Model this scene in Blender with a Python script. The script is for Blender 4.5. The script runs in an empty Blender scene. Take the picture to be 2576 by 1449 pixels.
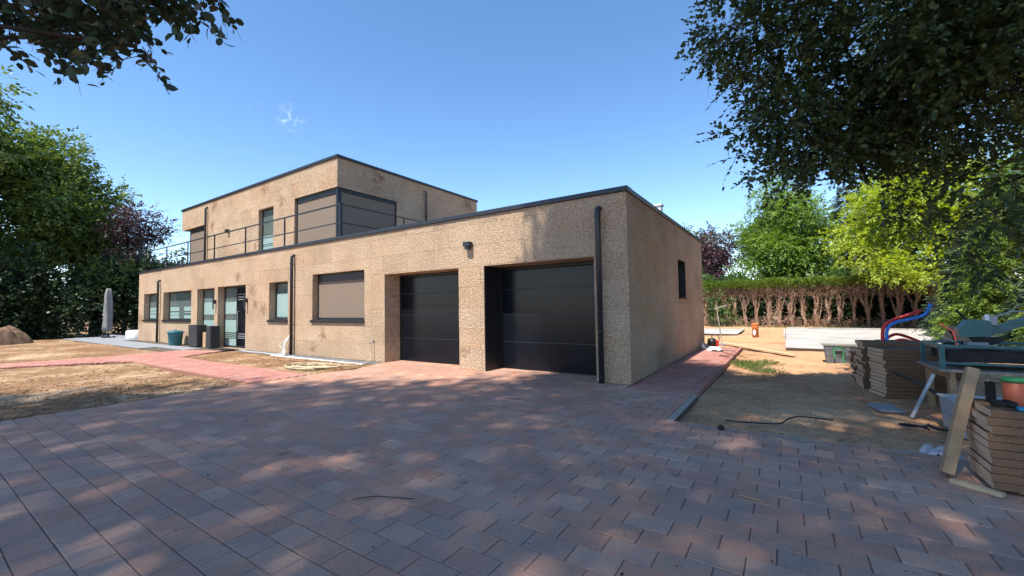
import bpy, math, random
import numpy as np
from mathutils import Vector, Matrix

random.seed(7)
SC = bpy.context.scene
COL = SC.collection

# ------------------------------------------------------------------ camera
CAM_POS = (2.485, -7.789, 1.5)
YAW, PITCH, ROLL = math.radians(33.4355), math.radians(2.6142), math.radians(-0.9429)
cd = bpy.data.cameras.new('camera')
cd.sensor_width = 36.0
cd.lens = 1042.53 / 2576.0 * 36.0
cd.clip_start = 0.05
cd.clip_end = 3000
cam = bpy.data.objects.new('camera', cd)
COL.objects.link(cam)
_f = Vector((-math.sin(YAW) * math.cos(PITCH), math.cos(YAW) * math.cos(PITCH), math.sin(PITCH)))
_r = Vector((math.cos(YAW), math.sin(YAW), 0))
_u = _r.cross(_f)
_r2 = _r * math.cos(ROLL) + _u * math.sin(ROLL)
_u2 = -_r * math.sin(ROLL) + _u * math.cos(ROLL)
M = Matrix((_r2, _u2, -_f)).transposed().to_4x4()
M.translation = Vector(CAM_POS)
cam.matrix_world = M
SC.camera = cam

# ------------------------------------------------------------------ sky and sun
SUN_EL = math.radians(60)
SUN_VEC = Vector((-0.043, -math.cos(SUN_EL), math.sin(SUN_EL))).normalized()
world = bpy.data.worlds.new('World')
SC.world = world
world.use_nodes = True
wn, wl = world.node_tree.nodes, world.node_tree.links
wn.clear()
sky = wn.new('ShaderNodeTexSky')
sky.sky_type = 'NISHITA'
sky.sun_disc = False
sky.sun_elevation = SUN_EL
sky.sun_rotation = math.radians(180)
sky.air_density = 0.8
sky.dust_density = 0.0
sky.ozone_density = 3.0
bg = wn.new('ShaderNodeBackground')
bg.inputs['Strength'].default_value = 0.13
wo = wn.new('ShaderNodeOutputWorld')
# a few thin clouds low in the north sky
tc = wn.new('ShaderNodeTexCoord')
def world_cloud(d, r, seed, gain):
    d = Vector(d).normalized()
    sub = wn.new('ShaderNodeVectorMath'); sub.operation = 'DISTANCE'
    wl.new(tc.outputs['Generated'], sub.inputs[0]); sub.inputs[1].default_value = d
    mr = wn.new('ShaderNodeMapRange'); mr.interpolation_type = 'SMOOTHSTEP'
    mr.inputs['From Min'].default_value = r; mr.inputs['From Max'].default_value = r * 0.15
    wl.new(sub.outputs['Value'], mr.inputs['Value'])
    nz = wn.new('ShaderNodeTexNoise'); nz.noise_dimensions = '4D'
    nz.inputs['W'].default_value = seed; nz.inputs['Scale'].default_value = 48
    nz.inputs['Detail'].default_value = 8; nz.inputs['Distortion'].default_value = 0.6
    wl.new(tc.outputs['Generated'], nz.inputs['Vector'])
    m2 = wn.new('ShaderNodeMapRange'); m2.interpolation_type = 'SMOOTHSTEP'
    m2.inputs['From Min'].default_value = 0.47; m2.inputs['From Max'].default_value = 0.68
    wl.new(nz.outputs['Fac'], m2.inputs['Value'])
    mu = wn.new('ShaderNodeMath'); mu.operation = 'MULTIPLY'
    wl.new(mr.outputs['Result'], mu.inputs[0]); wl.new(m2.outputs['Result'], mu.inputs[1])
    mg = wn.new('ShaderNodeMath'); mg.operation = 'MULTIPLY'
    wl.new(mu.outputs[0], mg.inputs[0]); mg.inputs[1].default_value = gain
    return mg.outputs[0]
CLOUDS = [((-0.812, 0.437, 0.386), 0.032, 3.0, 0.42), ((-0.837, 0.382, 0.393), 0.016, 5.2, 0.3),
          ((-0.947, 0.271, 0.173), 0.018, 8.0, 0.4), ((-0.167, 0.972, 0.165), 0.02, 2.0, 0.4)]
prev = None
for cdef in CLOUDS:
    o = world_cloud(*cdef)
    if prev is None: prev = o
    else:
        ad = wn.new('ShaderNodeMath'); ad.operation = 'MAXIMUM'
        wl.new(prev, ad.inputs[0]); wl.new(o, ad.inputs[1]); prev = ad.outputs[0]
hs = wn.new('ShaderNodeHueSaturation')
hs.inputs['Saturation'].default_value = 1.18
hs.inputs['Hue'].default_value = 0.5
tint = wn.new('ShaderNodeMix'); tint.data_type = 'RGBA'; tint.blend_type = 'MULTIPLY'; tint.inputs[0].default_value = 1.0
tint.inputs[7].default_value = (1.2, 1.0, 0.88, 1)
wl.new(sky.outputs['Color'], hs.inputs['Color'])
mixc = wn.new('ShaderNodeMix'); mixc.data_type = 'RGBA'
wl.new(prev, mixc.inputs[0]); wl.new(hs.outputs['Color'], tint.inputs[6]); wl.new(tint.outputs[2], mixc.inputs[6])
mixc.inputs[7].default_value = (5.2, 5.5, 5.9, 1)
wl.new(mixc.outputs[2], bg.inputs['Color'])
wl.new(bg.outputs['Background'], wo.inputs['Surface'])

sd = bpy.data.lights.new('sun', 'SUN')
sd.energy = 3.2
sd.angle = math.radians(0.53)
sd.color = (1.0, 0.945, 0.85)
sun = bpy.data.objects.new('sun', sd)
sun.rotation_euler = SUN_VEC.to_track_quat('Z', 'Y').to_euler()
sun.location = SUN_VEC * 60
COL.objects.link(sun)

SC.view_settings.view_transform = 'Standard'
SC.view_settings.look = 'None'
SC.view_settings.gamma = 1.0
SC.view_settings.exposure = 1.4
SC.cycles.use_denoising = True
SC.cycles.adaptive_threshold = 0.02
SC.cycles.max_bounces = 6
SC.cycles.diffuse_bounces = 5
SC.cycles.transparent_max_bounces = 12
SC.cycles.sample_clamp_indirect = 6

# ------------------------------------------------------------------ helpers
class MB:
    """collects shapes; build() links them as one mesh object"""
    def __init__(s): s.v = []; s.f = []
    def add(s, v, f):
        n = len(s.v); s.v += [tuple(p) for p in v]; s.f += [tuple(i + n for i in q) for q in f]; return s
    def box(s, x0, x1, y0, y1, z0, z1, b=0.0):
        if b <= 0:
            v = [(x0,y0,z0),(x1,y0,z0),(x1,y1,z0),(x0,y1,z0),(x0,y0,z1),(x1,y0,z1),(x1,y1,z1),(x0,y1,z1)]
            return s.add(v, [(3,2,1,0),(4,5,6,7),(0,1,5,4),(1,2,6,5),(2,3,7,6),(3,0,4,7)])
        # chamfered box
        v = []; f = []
        X = (x0, x1); Y = (y0, y1); Z = (z0, z1); sg = (1, -1)
        idx = {}
        for i in (0,1):
            for j in (0,1):
                for k in (0,1):
                    idx[i,j,k,0] = len(v); v.append((X[i], Y[j]+sg[j]*b, Z[k]+sg[k]*b))
                    idx[i,j,k,1] = len(v); v.append((X[i]+sg[i]*b, Y[j], Z[k]+sg[k]*b))
                    idx[i,j,k,2] = len(v); v.append((X[i]+sg[i]*b, Y[j]+sg[j]*b, Z[k]))
        def q(*a): f.append(tuple(idx[t] for t in a))
        q((0,0,0,0),(0,0,1,0),(0,1,1,0),(0,1,0,0)); q((1,0,0,0),(1,1,0,0),(1,1,1,0),(1,0,1,0))
        q((0,0,0,1),(1,0,0,1),(1,0,1,1),(0,0,1,1)); q((0,1,0,1),(0,1,1,1),(1,1,1,1),(1,1,0,1))
        q((0,0,0,2),(0,1,0,2),(1,1,0,2),(1,0,0,2)); q((0,0,1,2),(1,0,1,2),(1,1,1,2),(0,1,1,2))
        for i in (0,1):
            for j in (0,1): q((i,j,0,0),(i,j,1,0),(i,j,1,1),(i,j,0,1))
        for i in (0,1):
            for k in (0,1): q((i,0,k,0),(i,1,k,0),(i,1,k,2),(i,0,k,2))
        for j in (0,1):
            for k in (0,1): q((0,j,k,1),(1,j,k,1),(1,j,k,2),(0,j,k,2))
        for i in (0,1):
            for j in (0,1):
                for k in (0,1): q((i,j,k,0),(i,j,k,1),(i,j,k,2))
        return s.add(v, f)
    def bar(s, a, b, w, h, up=(0,0,1)):
        a = Vector(a); b = Vector(b); d = (b-a).normalized(); up = Vector(up)
        if abs(d.dot(up)) > .98: up = Vector((0,1,0))
        r = d.cross(up).normalized(); u = r.cross(d)
        v = []
        for p in (a, b):
            for i, j in ((-1,-1),(1,-1),(1,1),(-1,1)): v.append(p + r*i*w/2 + u*j*h/2)
        return s.add(v, [(3,2,1,0),(4,5,6,7),(0,1,5,4),(1,2,6,5),(2,3,7,6),(3,0,4,7)])
    def tube(s, pts, r, n=8, cap=True):
        pts = [Vector(p) for p in pts]; m = len(pts)
        rs = r if isinstance(r, (list, tuple)) else [r]*m
        v = []; f = []; pr = None
        for i, p in enumerate(pts):
            d = (pts[min(i+1,m-1)] - pts[max(i-1,0)])
            d = d.normalized() if d.length > 1e-9 else Vector((0,0,1))
            if pr is None:
                a = Vector((0,0,1)) if abs(d.z) < .9 else Vector((1,0,0)); pr = d.cross(a).normalized()
            else:
                pr = pr - d*pr.dot(d); pr = pr.normalized() if pr.length > 1e-6 else d.orthogonal().normalized()
            q = d.cross(pr)
            for k in range(n):
                t = 2*math.pi*k/n; v.append(p + (pr*math.cos(t) + q*math.sin(t))*rs[i])
        for i in range(m-1):
            for k in range(n):
                f.append((i*n+k, i*n+(k+1)%n, (i+1)*n+(k+1)%n, (i+1)*n+k))
        if cap: f.append(tuple(range(n-1,-1,-1))); f.append(tuple((m-1)*n+k for k in range(n)))
        return s.add(v, f)
    def lathe(s, prof, c=(0,0,0), n=20):
        v = []; f = []; m = len(prof)
        for r, z in prof:
            for k in range(n):
                t = 2*math.pi*k/n; v.append((c[0]+r*math.cos(t), c[1]+r*math.sin(t), c[2]+z))
        for i in range(m-1):
            for k in range(n): f.append((i*n+k, i*n+(k+1)%n, (i+1)*n+(k+1)%n, (i+1)*n+k))
        f.append(tuple(range(n-1,-1,-1))); f.append(tuple((m-1)*n+k for k in range(n)))
        return s.add(v, f)
    def prism_y(s, poly, y0, y1):
        n = len(poly); v = [(x, y0, z) for x, z in poly] + [(x, y1, z) for x, z in poly]
        f = [tuple(range(n)), tuple(range(2*n-1, n-1, -1))]
        for i in range(n): f.append((i, n+i, n+(i+1)%n, (i+1)%n))
        return s.add(v, f)
    def prism_z(s, poly, z0, z1):
        n = len(poly); v = [(x, y, z0) for x, y in poly] + [(x, y, z1) for x, y in poly]
        f = [tuple(range(n-1,-1,-1)), tuple(range(n, 2*n))]
        for i in range(n): f.append((i, (i+1)%n, n+(i+1)%n, n+i))
        return s.add(v, f)
    def mesh(s, name, smooth=False):
        me = bpy.data.meshes.new(name); me.from_pydata(s.v, [], s.f); me.update()
        if smooth: me.polygons.foreach_set('use_smooth', [True]*len(me.polygons))
        return me
    def build(s, name, mat, parent=None, smooth=False, loc=None):
        return link(name, s.mesh(name, smooth), mat, parent, loc)

def link(name, me, mat=None, parent=None, loc=None):
    if mat is not None and not me.materials: me.materials.append(mat)
    o = bpy.data.objects.new(name, me); COL.objects.link(o)
    if loc is not None: o.location = loc
    if parent is not None: o.parent = parent
    return o
def tag(o, label=None, cat=None, group=None, kind=None):
    if label: o['label'] = label
    if cat: o['category'] = cat
    if group: o['group'] = group
    if kind: o['kind'] = kind
    return o
def thing(name, label, cat, loc=(0,0,0), group=None, rz=0):
    o = bpy.data.objects.new(name, None); COL.objects.link(o); o.location = loc; o.rotation_euler = (0,0,rz)
    o.empty_display_size = 0.2
    return tag(o, label, cat, group)
def np_mesh(name, verts, loops, starts, totals):
    me = bpy.data.meshes.new(name)
    me.vertices.add(len(verts)); me.vertices.foreach_set('co', np.asarray(verts, np.float32).ravel())
    me.loops.add(len(loops)); me.loops.foreach_set('vertex_index', np.asarray(loops, np.int32))
    me.polygons.add(len(starts)); me.polygons.foreach_set('loop_start', np.asarray(starts, np.int32))
    me.polygons.foreach_set('loop_total', np.asarray(totals, np.int32))
    me.update(calc_edges=True); return me

# ------------------------------------------------------------------ materials
class NT:
    def __init__(s, name):
        s.m = bpy.data.materials.new(name); s.m.use_nodes = True
        s.n, s.l = s.m.node_tree.nodes, s.m.node_tree.links
        s.b = s.n['Principled BSDF']; s.out = s.n['Material Output']
    def new(s, t, **kw):
        x = s.n.new(t)
        for k, v in kw.items(): setattr(x, k, v)
        return x
    def set(s, x, **kw):
        for k, v in kw.items(): x.inputs[k.replace('_', ' ')].default_value = v
        return x
    def co(s, kind='Object', scale=(1,1,1)):
        t = s.new('ShaderNodeTexCoord'); mp = s.new('ShaderNodeMapping')
        mp.inputs['Scale'].default_value = scale
        s.l.new(t.outputs[kind], mp.inputs['Vector']); return mp.outputs['Vector']
    def noise(s, vec, scale, detail=4, rough=.55, dist=0):
        x = s.new('ShaderNodeTexNoise'); s.set(x, Scale=scale, Detail=detail, Roughness=rough, Distortion=dist)
        s.l.new(vec, x.inputs['Vector']); return x.outputs['Fac']
    def voro(s, vec, scale, feature='F1'):
        x = s.new('ShaderNodeTexVoronoi'); x.feature = feature; s.set(x, Scale=scale)
        s.l.new(vec, x.inputs['Vector']); return x
    def ramp(s, fac, stops, interp='LINEAR'):
        x = s.new('ShaderNodeValToRGB'); x.color_ramp.interpolation = interp
        e = x.color_ramp.elements
        while len(e) < len(stops): e.new(.5)
        for i, (p, c) in enumerate(stops):
            e[i].position = p; e[i].color = (c[0], c[1], c[2], 1) if not isinstance(c, (int, float)) else (c, c, c, 1)
        s.l.new(fac, x.inputs['Fac']); return x.outputs['Color']
    def mix(s, fac, a, b, mode='MIX'):
        x = s.new('ShaderNodeMix', data_type='RGBA', blend_type=mode)
        for i, q in ((0, fac), (6, a), (7, b)):
            if isinstance(q, (int, float)): x.inputs[i].default_value = q
            elif isinstance(q, (tuple, list)): x.inputs[i].default_value = (q[0], q[1], q[2], 1)
            else: s.l.new(q, x.inputs[i])
        return x.outputs[2]
    def math(s, op, a, b=None):
        x = s.new('ShaderNodeMath', operation=op)
        for i, q in ((0, a), (1, b)):
            if q is None: continue
            if isinstance(q, (int, float)): x.inputs[i].default_value = q
            else: s.l.new(q, x.inputs[i])
        return x.outputs[0]
    def bump(s, h, strength=.5, dist=.01, prev=None):
        x = s.new('ShaderNodeBump'); s.set(x, Strength=strength, Distance=dist)
        s.l.new(h, x.inputs['Height'])
        if prev is not None: s.l.new(prev, x.inputs['Normal'])
        return x.outputs['Normal']
    def fin(s, color=None, rough=.8, normal=None, spec=.3, metal=0):
        if color is not None:
            if isinstance(color, (tuple, list)): s.b.inputs['Base Color'].default_value = (*color[:3], 1)
            else: s.l.new(color, s.b.inputs['Base Color'])
        if isinstance(rough, (int, float)): s.b.inputs['Roughness'].default_value = rough
        else: s.l.new(rough, s.b.inputs['Roughness'])
        s.b.inputs['Specular IOR Level'].default_value = spec
        s.b.inputs['Metallic'].default_value = metal
        if normal is not None: s.l.new(normal, s.b.inputs['Normal'])
        return s.m

def plain(name, c, rough=.6, spec=.4, var=.25, scale=6, bump=0, metal=0, bscale=60):
    t = NT(name); v = t.co()
    n = t.noise(v, scale, 5)
    col = t.ramp(n, [(.25, [x*(1-var) for x in c]), (.75, [min(1, x*(1+var)) for x in c])])
    nm = t.bump(t.noise(v, bscale, 3), bump, .004) if bump else None
    return t.fin(col, rough, nm, spec, metal)

# rusty brown damp patches seen on the boards: place, radius, depth of tone
STAINS = [((-15.85,0,2.88),.36,.6), ((-14.66,0,2.31),.5,.5), ((-14.4,0,1.75),.35,.6), ((-13.75,0,1.55),.4,.5), ((-27.2,0,1.14),.6,.6),
          ((-9.98,0,.7),.32,.6), ((-10.47,0,.26),.3,.5), ((-4.07,0,.45),.25,.5), ((-22.18,1.53,7.05),.5,.6), ((-16.98,1.53,7.0),.5,.5),
          ((-15.5,1.53,6.2),.45,.5), ((-22.37,1.53,6.0),.4,.6), ((-17.8,1.53,4.4),.35,.5), ((-11.51,3.42,7.0),.55,.75), ((-11.51,9.2,7.0),.6,.6)]
def make_cork():
    t = NT('cork_board'); v = t.co()
    oi = t.new('ShaderNodeObjectInfo')
    warp = t.new('ShaderNodeTexNoise'); t.set(warp, Scale=14., Detail=2.); t.l.new(v, warp.inputs['Vector'])
    vm = t.new('ShaderNodeVectorMath', operation='MULTIPLY_ADD'); t.l.new(warp.outputs['Color'], vm.inputs[0])
    vm.inputs[1].default_value = (.05, .05, .05); t.l.new(v, vm.inputs[2])
    g = t.voro(vm.outputs[0], 30, 'DISTANCE_TO_EDGE').outputs['Distance']
    n1 = t.noise(v, 22, 5, .75); n2 = t.noise(v, .9, 4); n3 = t.noise(v, 3.3, 4, .6)
    grain = t.ramp(n1, [(.30, (.20, .125, .075)), (.43, (.56, .395, .262)), (.64, (.79, .615, .445))])
    pits = t.ramp(g, [(0., (.16, .14, .13)), (.11, (1, 1, 1))])
    col = t.mix(.62, grain, pits, 'MULTIPLY')
    tone = t.ramp(oi.outputs['Random'], [(0, (.84, .82, .80)), (.3, (.97, .97, .97)), (.6, (1, 1, 1)), (1, (1.0, .92, .84))])
    col = t.mix(.8, col, tone, 'MULTIPLY')
    col = t.mix(1., col, t.ramp(n2, [(.3, (.86, .84, .82)), (.7, (1.08, 1.08, 1.08))]), 'MULTIPLY')
    # brown damp stains scattered over the boards
    st = t.math('MULTIPLY', t.math('SUBTRACT', n3, .66), 6.)
    st = t.math('MINIMUM', t.math('MAXIMUM', st, 0), .45)
    col = t.mix(st, col, (.17, .085, .045))
    tot = None
    sn = t.noise(v, 7, 5, .65)
    for p, r, a in STAINS:
        dd = t.new('ShaderNodeVectorMath', operation='DISTANCE'); t.l.new(v, dd.inputs[0]); dd.inputs[1].default_value = p
        q = t.math('MULTIPLY', t.math('SUBTRACT', 1.0, t.math('DIVIDE', dd.outputs['Value'], r)), 1.6)
        q = t.math('MINIMUM', t.math('MAXIMUM', t.math('ADD', q, t.math('MULTIPLY', t.math('SUBTRACT', sn, .62), 5.0)), 0), a)
        q = t.math('MULTIPLY', q, t.math('LESS_THAN', dd.outputs['Value'], r))
        tot = q if tot is None else t.math('MAXIMUM', tot, q)
    col = t.mix(tot, col, (.20, .095, .05))
    h = t.math('ADD', t.math('MULTIPLY', g, 2.2), n1)
    nm = t.bump(h, .85, .022)
    return t.fin(col, .92, nm, .15)
CORK = make_cork()

def make_paver():
    t = NT('concrete_paver'); v = t.co()
    oi = t.new('ShaderNodeObjectInfo'); ge = t.new('ShaderNodeNewGeometry')
    rnd = t.math('FRACT', t.math('ADD', oi.outputs['Random'], ge.outputs['Random Per Island']))
    gv = ge.outputs['Position']
    n1 = t.noise(gv, 5, 5, .6); n2 = t.noise(gv, 70, 4, .7); n3 = t.noise(gv, 1.1, 3)
    a = t.ramp(rnd, [(0, (.125, .128, .140)), (.16, (.165, .130, .112)), (.32, (.150, .143, .142)), (.46, (.205, .137, .115)),
                     (.58, (.150, .122, .120)), (.7, (.19, .182, .178)), (.82, (.165, .110, .102)), (.92, (.235, .215, .20))], 'CONSTANT')
    b = t.ramp(n1, [(.3, (.135, .132, .136)), (.52, (.178, .146, .130)), (.72, (.215, .155, .13))])
    col = t.mix(1., t.mix(.6, a, b), (2.55, 1.72, 1.30), 'MULTIPLY')
    col = t.mix(1., col, t.ramp(n2, [(.3, (.72, .72, .72)), (.7, (1.22, 1.2, 1.18))]), 'MULTIPLY')
    dust = t.ramp(t.noise(gv, .75, 6, .7), [(.5, 0.), (.72, .38)])
    col = t.mix(dust, col, (.45, .37, .30))
    col = t.mix(.8, col, t.ramp(n3, [(.3, (.80, .81, .85)), (.7, (1.14, 1.09, 1.05))]), 'MULTIPLY')
    spot = t.ramp(t.noise(gv, 2.7, 4, .5), [(.66, 0.), (.74, .55)])
    col = t.mix(spot, col, (.10, .085, .08))
    grit = t.ramp(t.noise(gv, 160, 2, .5), [(.68, 0.), (.74, .5)])
    col = t.mix(grit, col, (.42, .38, .34))
    nm = t.bump(n2, .5, .004, t.bump(n1, .3, .01))
    return t.fin(col, .82, nm, .35)
PAVER = make_paver()

def make_brick():
    t = NT('red_paver_brick'); ge = t.new('ShaderNodeNewGeometry'); oi = t.new('ShaderNodeObjectInfo')
    rnd = t.math('FRACT', t.math('ADD', oi.outputs['Random'], ge.outputs['Random Per Island']))
    gv = ge.outputs['Position']
    a = t.ramp(rnd, [(0, (.36, .150, .115)), (.35, (.42, .185, .145)), (.7, (.34, .155, .13)), (1, (.46, .225, .18))])
    col = t.mix(1., a, t.ramp(t.noise(gv, 40, 4, .7), [(.3, (.8, .8, .8)), (.7, (1.15, 1.15, 1.15))]), 'MULTIPLY')
    dust = t.ramp(t.noise(gv, 1.3, 5, .65), [(.45, 0.), (.75, .45)])
    col = t.mix(dust, col, (.46, .33, .25))
    return t.fin(col, .85, t.bump(t.noise(gv, 90, 3), .4, .003), .25)
BRICK = make_brick()

def make_soil(name, dark, mid, light, sandiness=.5):
    t = NT(name); v = t.co()
    n1 = t.noise(v, .55, 6, .62); n2 = t.noise(v, 5.5, 6, .7); n3 = t.noise(v, 45, 4, .7)
    big = t.math('ADD', t.math('MULTIPLY', n1, .55), t.math('MULTIPLY', n2, .45))
    col = t.ramp(big, [(.34, dark), (.5, mid), (.62, light)])
    col = t.mix(1., col, t.ramp(n3, [(.28, (.62, .60, .58)), (.7, (1.2, 1.2, 1.2))]), 'MULTIPLY')
    return t.fin(col, .95, t.bump(n3, .8, .015, t.bump(n2, .8, .05)), .1)
SOIL = make_soil('tilled_soil', (.16, .088, .047), (.29, .172, .095), (.55, .40, .255))
SAND = make_soil('sandy_soil', (.33, .165, .09), (.52, .30, .165), (.64, .41, .24))
HEAP = make_soil('heap_soil', (.13, .082, .052), (.20, .13, .085), (.27, .185, .125))

def make_leaf(name, c1, c2, c3, trans=.32, rough=.45, spec=.35):
    t = NT(name); ge = t.new('ShaderNodeNewGeometry')
    n = t.noise(ge.outputs['Position'], .9, 3)
    r = t.math('ADD', t.math('MULTIPLY', ge.outputs['Random Per Island'], .65), t.math('MULTIPLY', n, .45))
    col = t.ramp(r, [(.12, c1), (.5, c2), (.92, c3)])
    t.fin(col, rough, None, spec)
    tr = t.new('ShaderNodeBsdfTranslucent')
    hs_ = t.new('ShaderNodeHueSaturation'); t.set(hs_, Hue=.485, Saturation=1.15, Value=1.5)
    t.l.new(col, hs_.inputs['Color']); t.l.new(hs_.outputs['Color'], tr.inputs['Color'])
    mx = t.new('ShaderNodeMixShader'); mx.inputs[0].default_value = trans
    t.l.new(t.b.outputs[0], mx.inputs[1]); t.l.new(tr.outputs[0], mx.inputs[2]); t.l.new(mx.outputs[0], t.out.inputs['Surface'])
    return t.m
LEAF = {
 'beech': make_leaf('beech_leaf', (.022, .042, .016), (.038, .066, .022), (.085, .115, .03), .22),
 'beechfill': make_leaf('fill_light_beech_leaf', (.10, .115, .03), (.16, .16, .045), (.22, .21, .06), .55),  # unseen crowns: paler, more translucent leaves added as warm fill for the drive
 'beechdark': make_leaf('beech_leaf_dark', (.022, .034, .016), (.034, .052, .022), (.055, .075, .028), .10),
 'green': make_leaf('maple_leaf', (.09, .16, .03), (.155, .26, .045), (.26, .37, .08)),
 'gold': make_leaf('golden_leaf', (.18, .25, .03), (.31, .40, .05), (.46, .54, .09), .38),
 'purple': make_leaf('purple_leaf', (.026, .016, .020), (.050, .027, .032), (.09, .046, .05), .2),
 'purple2': make_leaf('plum_leaf', (.045, .026, .032), (.085, .046, .055), (.135, .08, .09), .2),
 'left': make_leaf('broad_leaf', (.036, .075, .024), (.085, .145, .036), (.19, .245, .055), .36),
 'leftdark': make_leaf('evergreen_leaf', (.014, .030, .015), (.026, .050, .020), (.048, .080, .028), .2),
 'conifer': make_leaf('conifer_needle', (.018, .040, .024), (.035, .065, .035), (.065, .10, .05), .12, .6),
 'hedge': make_leaf('hedge_needle', (.06, .11, .015), (.12, .19, .028), (.22, .29, .05), .25, .6),
 'ivy': make_leaf('ivy_leaf', (.04, .085, .022), (.075, .14, .035), (.13, .20, .06), .25),
 'grass': make_leaf('grass_blade', (.07, .12, .03), (.13, .19, .05), (.22, .25, .09), .3, .6),
 'twig': make_leaf('dead_twig', (.20, .11, .075), (.31, .19, .135), (.42, .29, .21), .0, .9, .1),
}
def make_bark(name, c1, c2):
    t = NT(name); v = t.co('Object', (1, 1, .25)); n = t.noise(v, 14, 6, .7)
    return t.fin(t.ramp(n, [(.3, c1), (.7, c2)]), .95, t.bump(n, .9, .03), .1)
BARK = make_bark('beech_bark', (.075, .065, .055), (.16, .145, .125))
BARK2 = make_bark('hedge_bark', (.18, .105, .072), (.42, .29, .21))
TWIG = plain('twig_bark', (.035, .027, .02), .9, .2)

BLACK = plain('black_metal', (.016, .017, .020), .38, .5, .15)
PIPE = plain('anthracite_zinc', (.018, .019, .023), .42, .5, .2)
FRAME = plain('black_frame', (.012, .012, .014), .45, .5, .1)
COPING = plain('dark_coping', (.018, .021, .027), .40, .5, .2)
DOORM = plain('garage_door_lacquer', (.005, .0065, .011), .22, .26, .15, 2.5)
SEAM = plain('door_seam', (.07, .075, .085), .5, .4, .1)
SCREEN = plain('screen_fabric', (.205, .158, .12), .8, .2, .04, 200, .2, 0, 400)
ROOFM = plain('roof_felt', (.06, .06, .065), .9)
INTER = plain('interior_plaster', (.42, .43, .41), .9, .2, .1)
STONE = plain('grey_slab', (.25, .26, .275), .8, .3, .14, 5, .3)
def make_conc():
    t = NT('white_concrete'); v = t.co('Object', (.6, 5, 1)); n = t.noise(v, 3, 6, .7); n2 = t.noise(t.co(), .8, 5, .6)
    col = t.ramp(n, [(.3, (.36, .33, .295)), (.6, (.50, .47, .43))]); col = t.mix(1., col, t.ramp(n2, [(.3, (.72, .70, .68)), (.6, (1, 1, 1))]), 'MULTIPLY')
    return t.fin(col, .85, t.bump(n, .3, .004), .2)
CONC = make_conc()
EDGE = plain('pale_edging', (.34, .28, .225), .85, .2, .12, 8, .3)
CONCS = plain('slab_shade_and_mortar', (.07, .058, .047), .9, .2, .3, 9, .5)
DKRED = plain('dark_red_paint', (.16, .02, .015), .5, .4, .2)
BAGM = plain('plastic_film', (.36, .37, .40), .3, .5, .3, 14)
WHITE = plain('white_plastic', (.72, .73, .72), .45, .4, .06)
TIMBER = plain('pale_timber', (.58, .42, .245), .75, .25, .16, 9, .3)
TIMBER2 = plain('used_timber', (.36, .235, .135), .8, .25, .25, 9, .3)
OLDWOOD = plain('weathered_board', (.25, .215, .175), .85, .25, .25, 9, .3)
CORKB = plain('raw_cork_board', (.175, .105, .064), .95, .1, .22, 60, .6, 0, 90)
CORKE = plain('cut_cork_edge', (.60, .405, .265), .95, .1, .18, 40, .5, 0, 90)
TEAL = plain('teal_paint', (.018, .105, .115), .42, .5, .3, 9)
TEALB = plain('teal_plastic', (.018, .125, .155), .42, .5, .12, 5)
RUBBER = plain('black_rubber', (.012, .012, .013), .6, .3, .2)
PLANTER = plain('charcoal_planter', (.030, .031, .036), .52, .4, .25, 5)
GREYM = plain('grey_metal', (.30, .32, .34), .45, .5, .25, 20)
TUBM = plain('mortar_tub', (.115, .125, .135), .7, .3, .45, 12)
REDP = plain('red_conduit', (.62, .018, .014), .4, .5, .08)
BLUEP = plain('blue_conduit', (.015, .19, .62), .4, .5, .08)
ORANGE = plain('orange_pvc', (.56, .17, .045), .5, .4, .12)
HOSE = plain('beige_hose', (.46, .38, .235), .55, .4, .12)
COVER = plain('grey_cover', (.21, .205, .205), .8, .2, .18, 4, .5, 0, 9)
CARD = plain('cardboard', (.42, .28, .16), .9, .1)
GRAVEL = plain('gravel', (.24, .245, .25), .85, .3, .35, 14)
ORB = plain('orange_bucket', (.34, .075, .03), .5, .4, .3, 14)
GREENP = plain('green_plastic', (.03, .22, .07), .5, .4, .2)
CYAN = plain('cyan_plastic', (.01, .22, .34), .45, .4, .1)
MAT = plain('door_mat', (.035, .033, .033), .95, .1)
YELLOW = plain('yellow_plastic', (.55, .33, .03), .5, .4, .2)

def make_glass():
    t = NT('window_glass')
    fr = t.new('ShaderNodeFresnel'); fr.inputs['IOR'].default_value = 1.75
    tr = t.new('ShaderNodeBsdfTransparent'); tr.inputs['Color'].default_value = (.62, .72, .68, 1)
    gl = t.new('ShaderNodeBsdfGlossy'); gl.inputs['Roughness'].default_value = .02
    gl.inputs['Color'].default_value = (.86, .95, .92, 1)
    mx = t.new('ShaderNodeMixShader'); t.l.new(fr.outputs[0], mx.inputs[0])
    t.l.new(tr.outputs[0], mx.inputs[1]); t.l.new(gl.outputs[0], mx.inputs[2])
    df = t.new('ShaderNodeBsdfDiffuse'); df.inputs['Color'].default_value = (.42, .50, .46, 1)  # diffuse grey-green share painted in for pale reflections and dust on panes
    m2 = t.new('ShaderNodeMixShader'); m2.inputs[0].default_value = .2
    t.l.new(mx.outputs[0], m2.inputs[1]); t.l.new(df.outputs[0], m2.inputs[2]); t.l.new(m2.outputs[0], t.out.inputs['Surface'])
    return t.m
GLASS = make_glass()
FROST = plain('frosted_film', (.27, .38, .355), .35, .5, .04)

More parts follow.
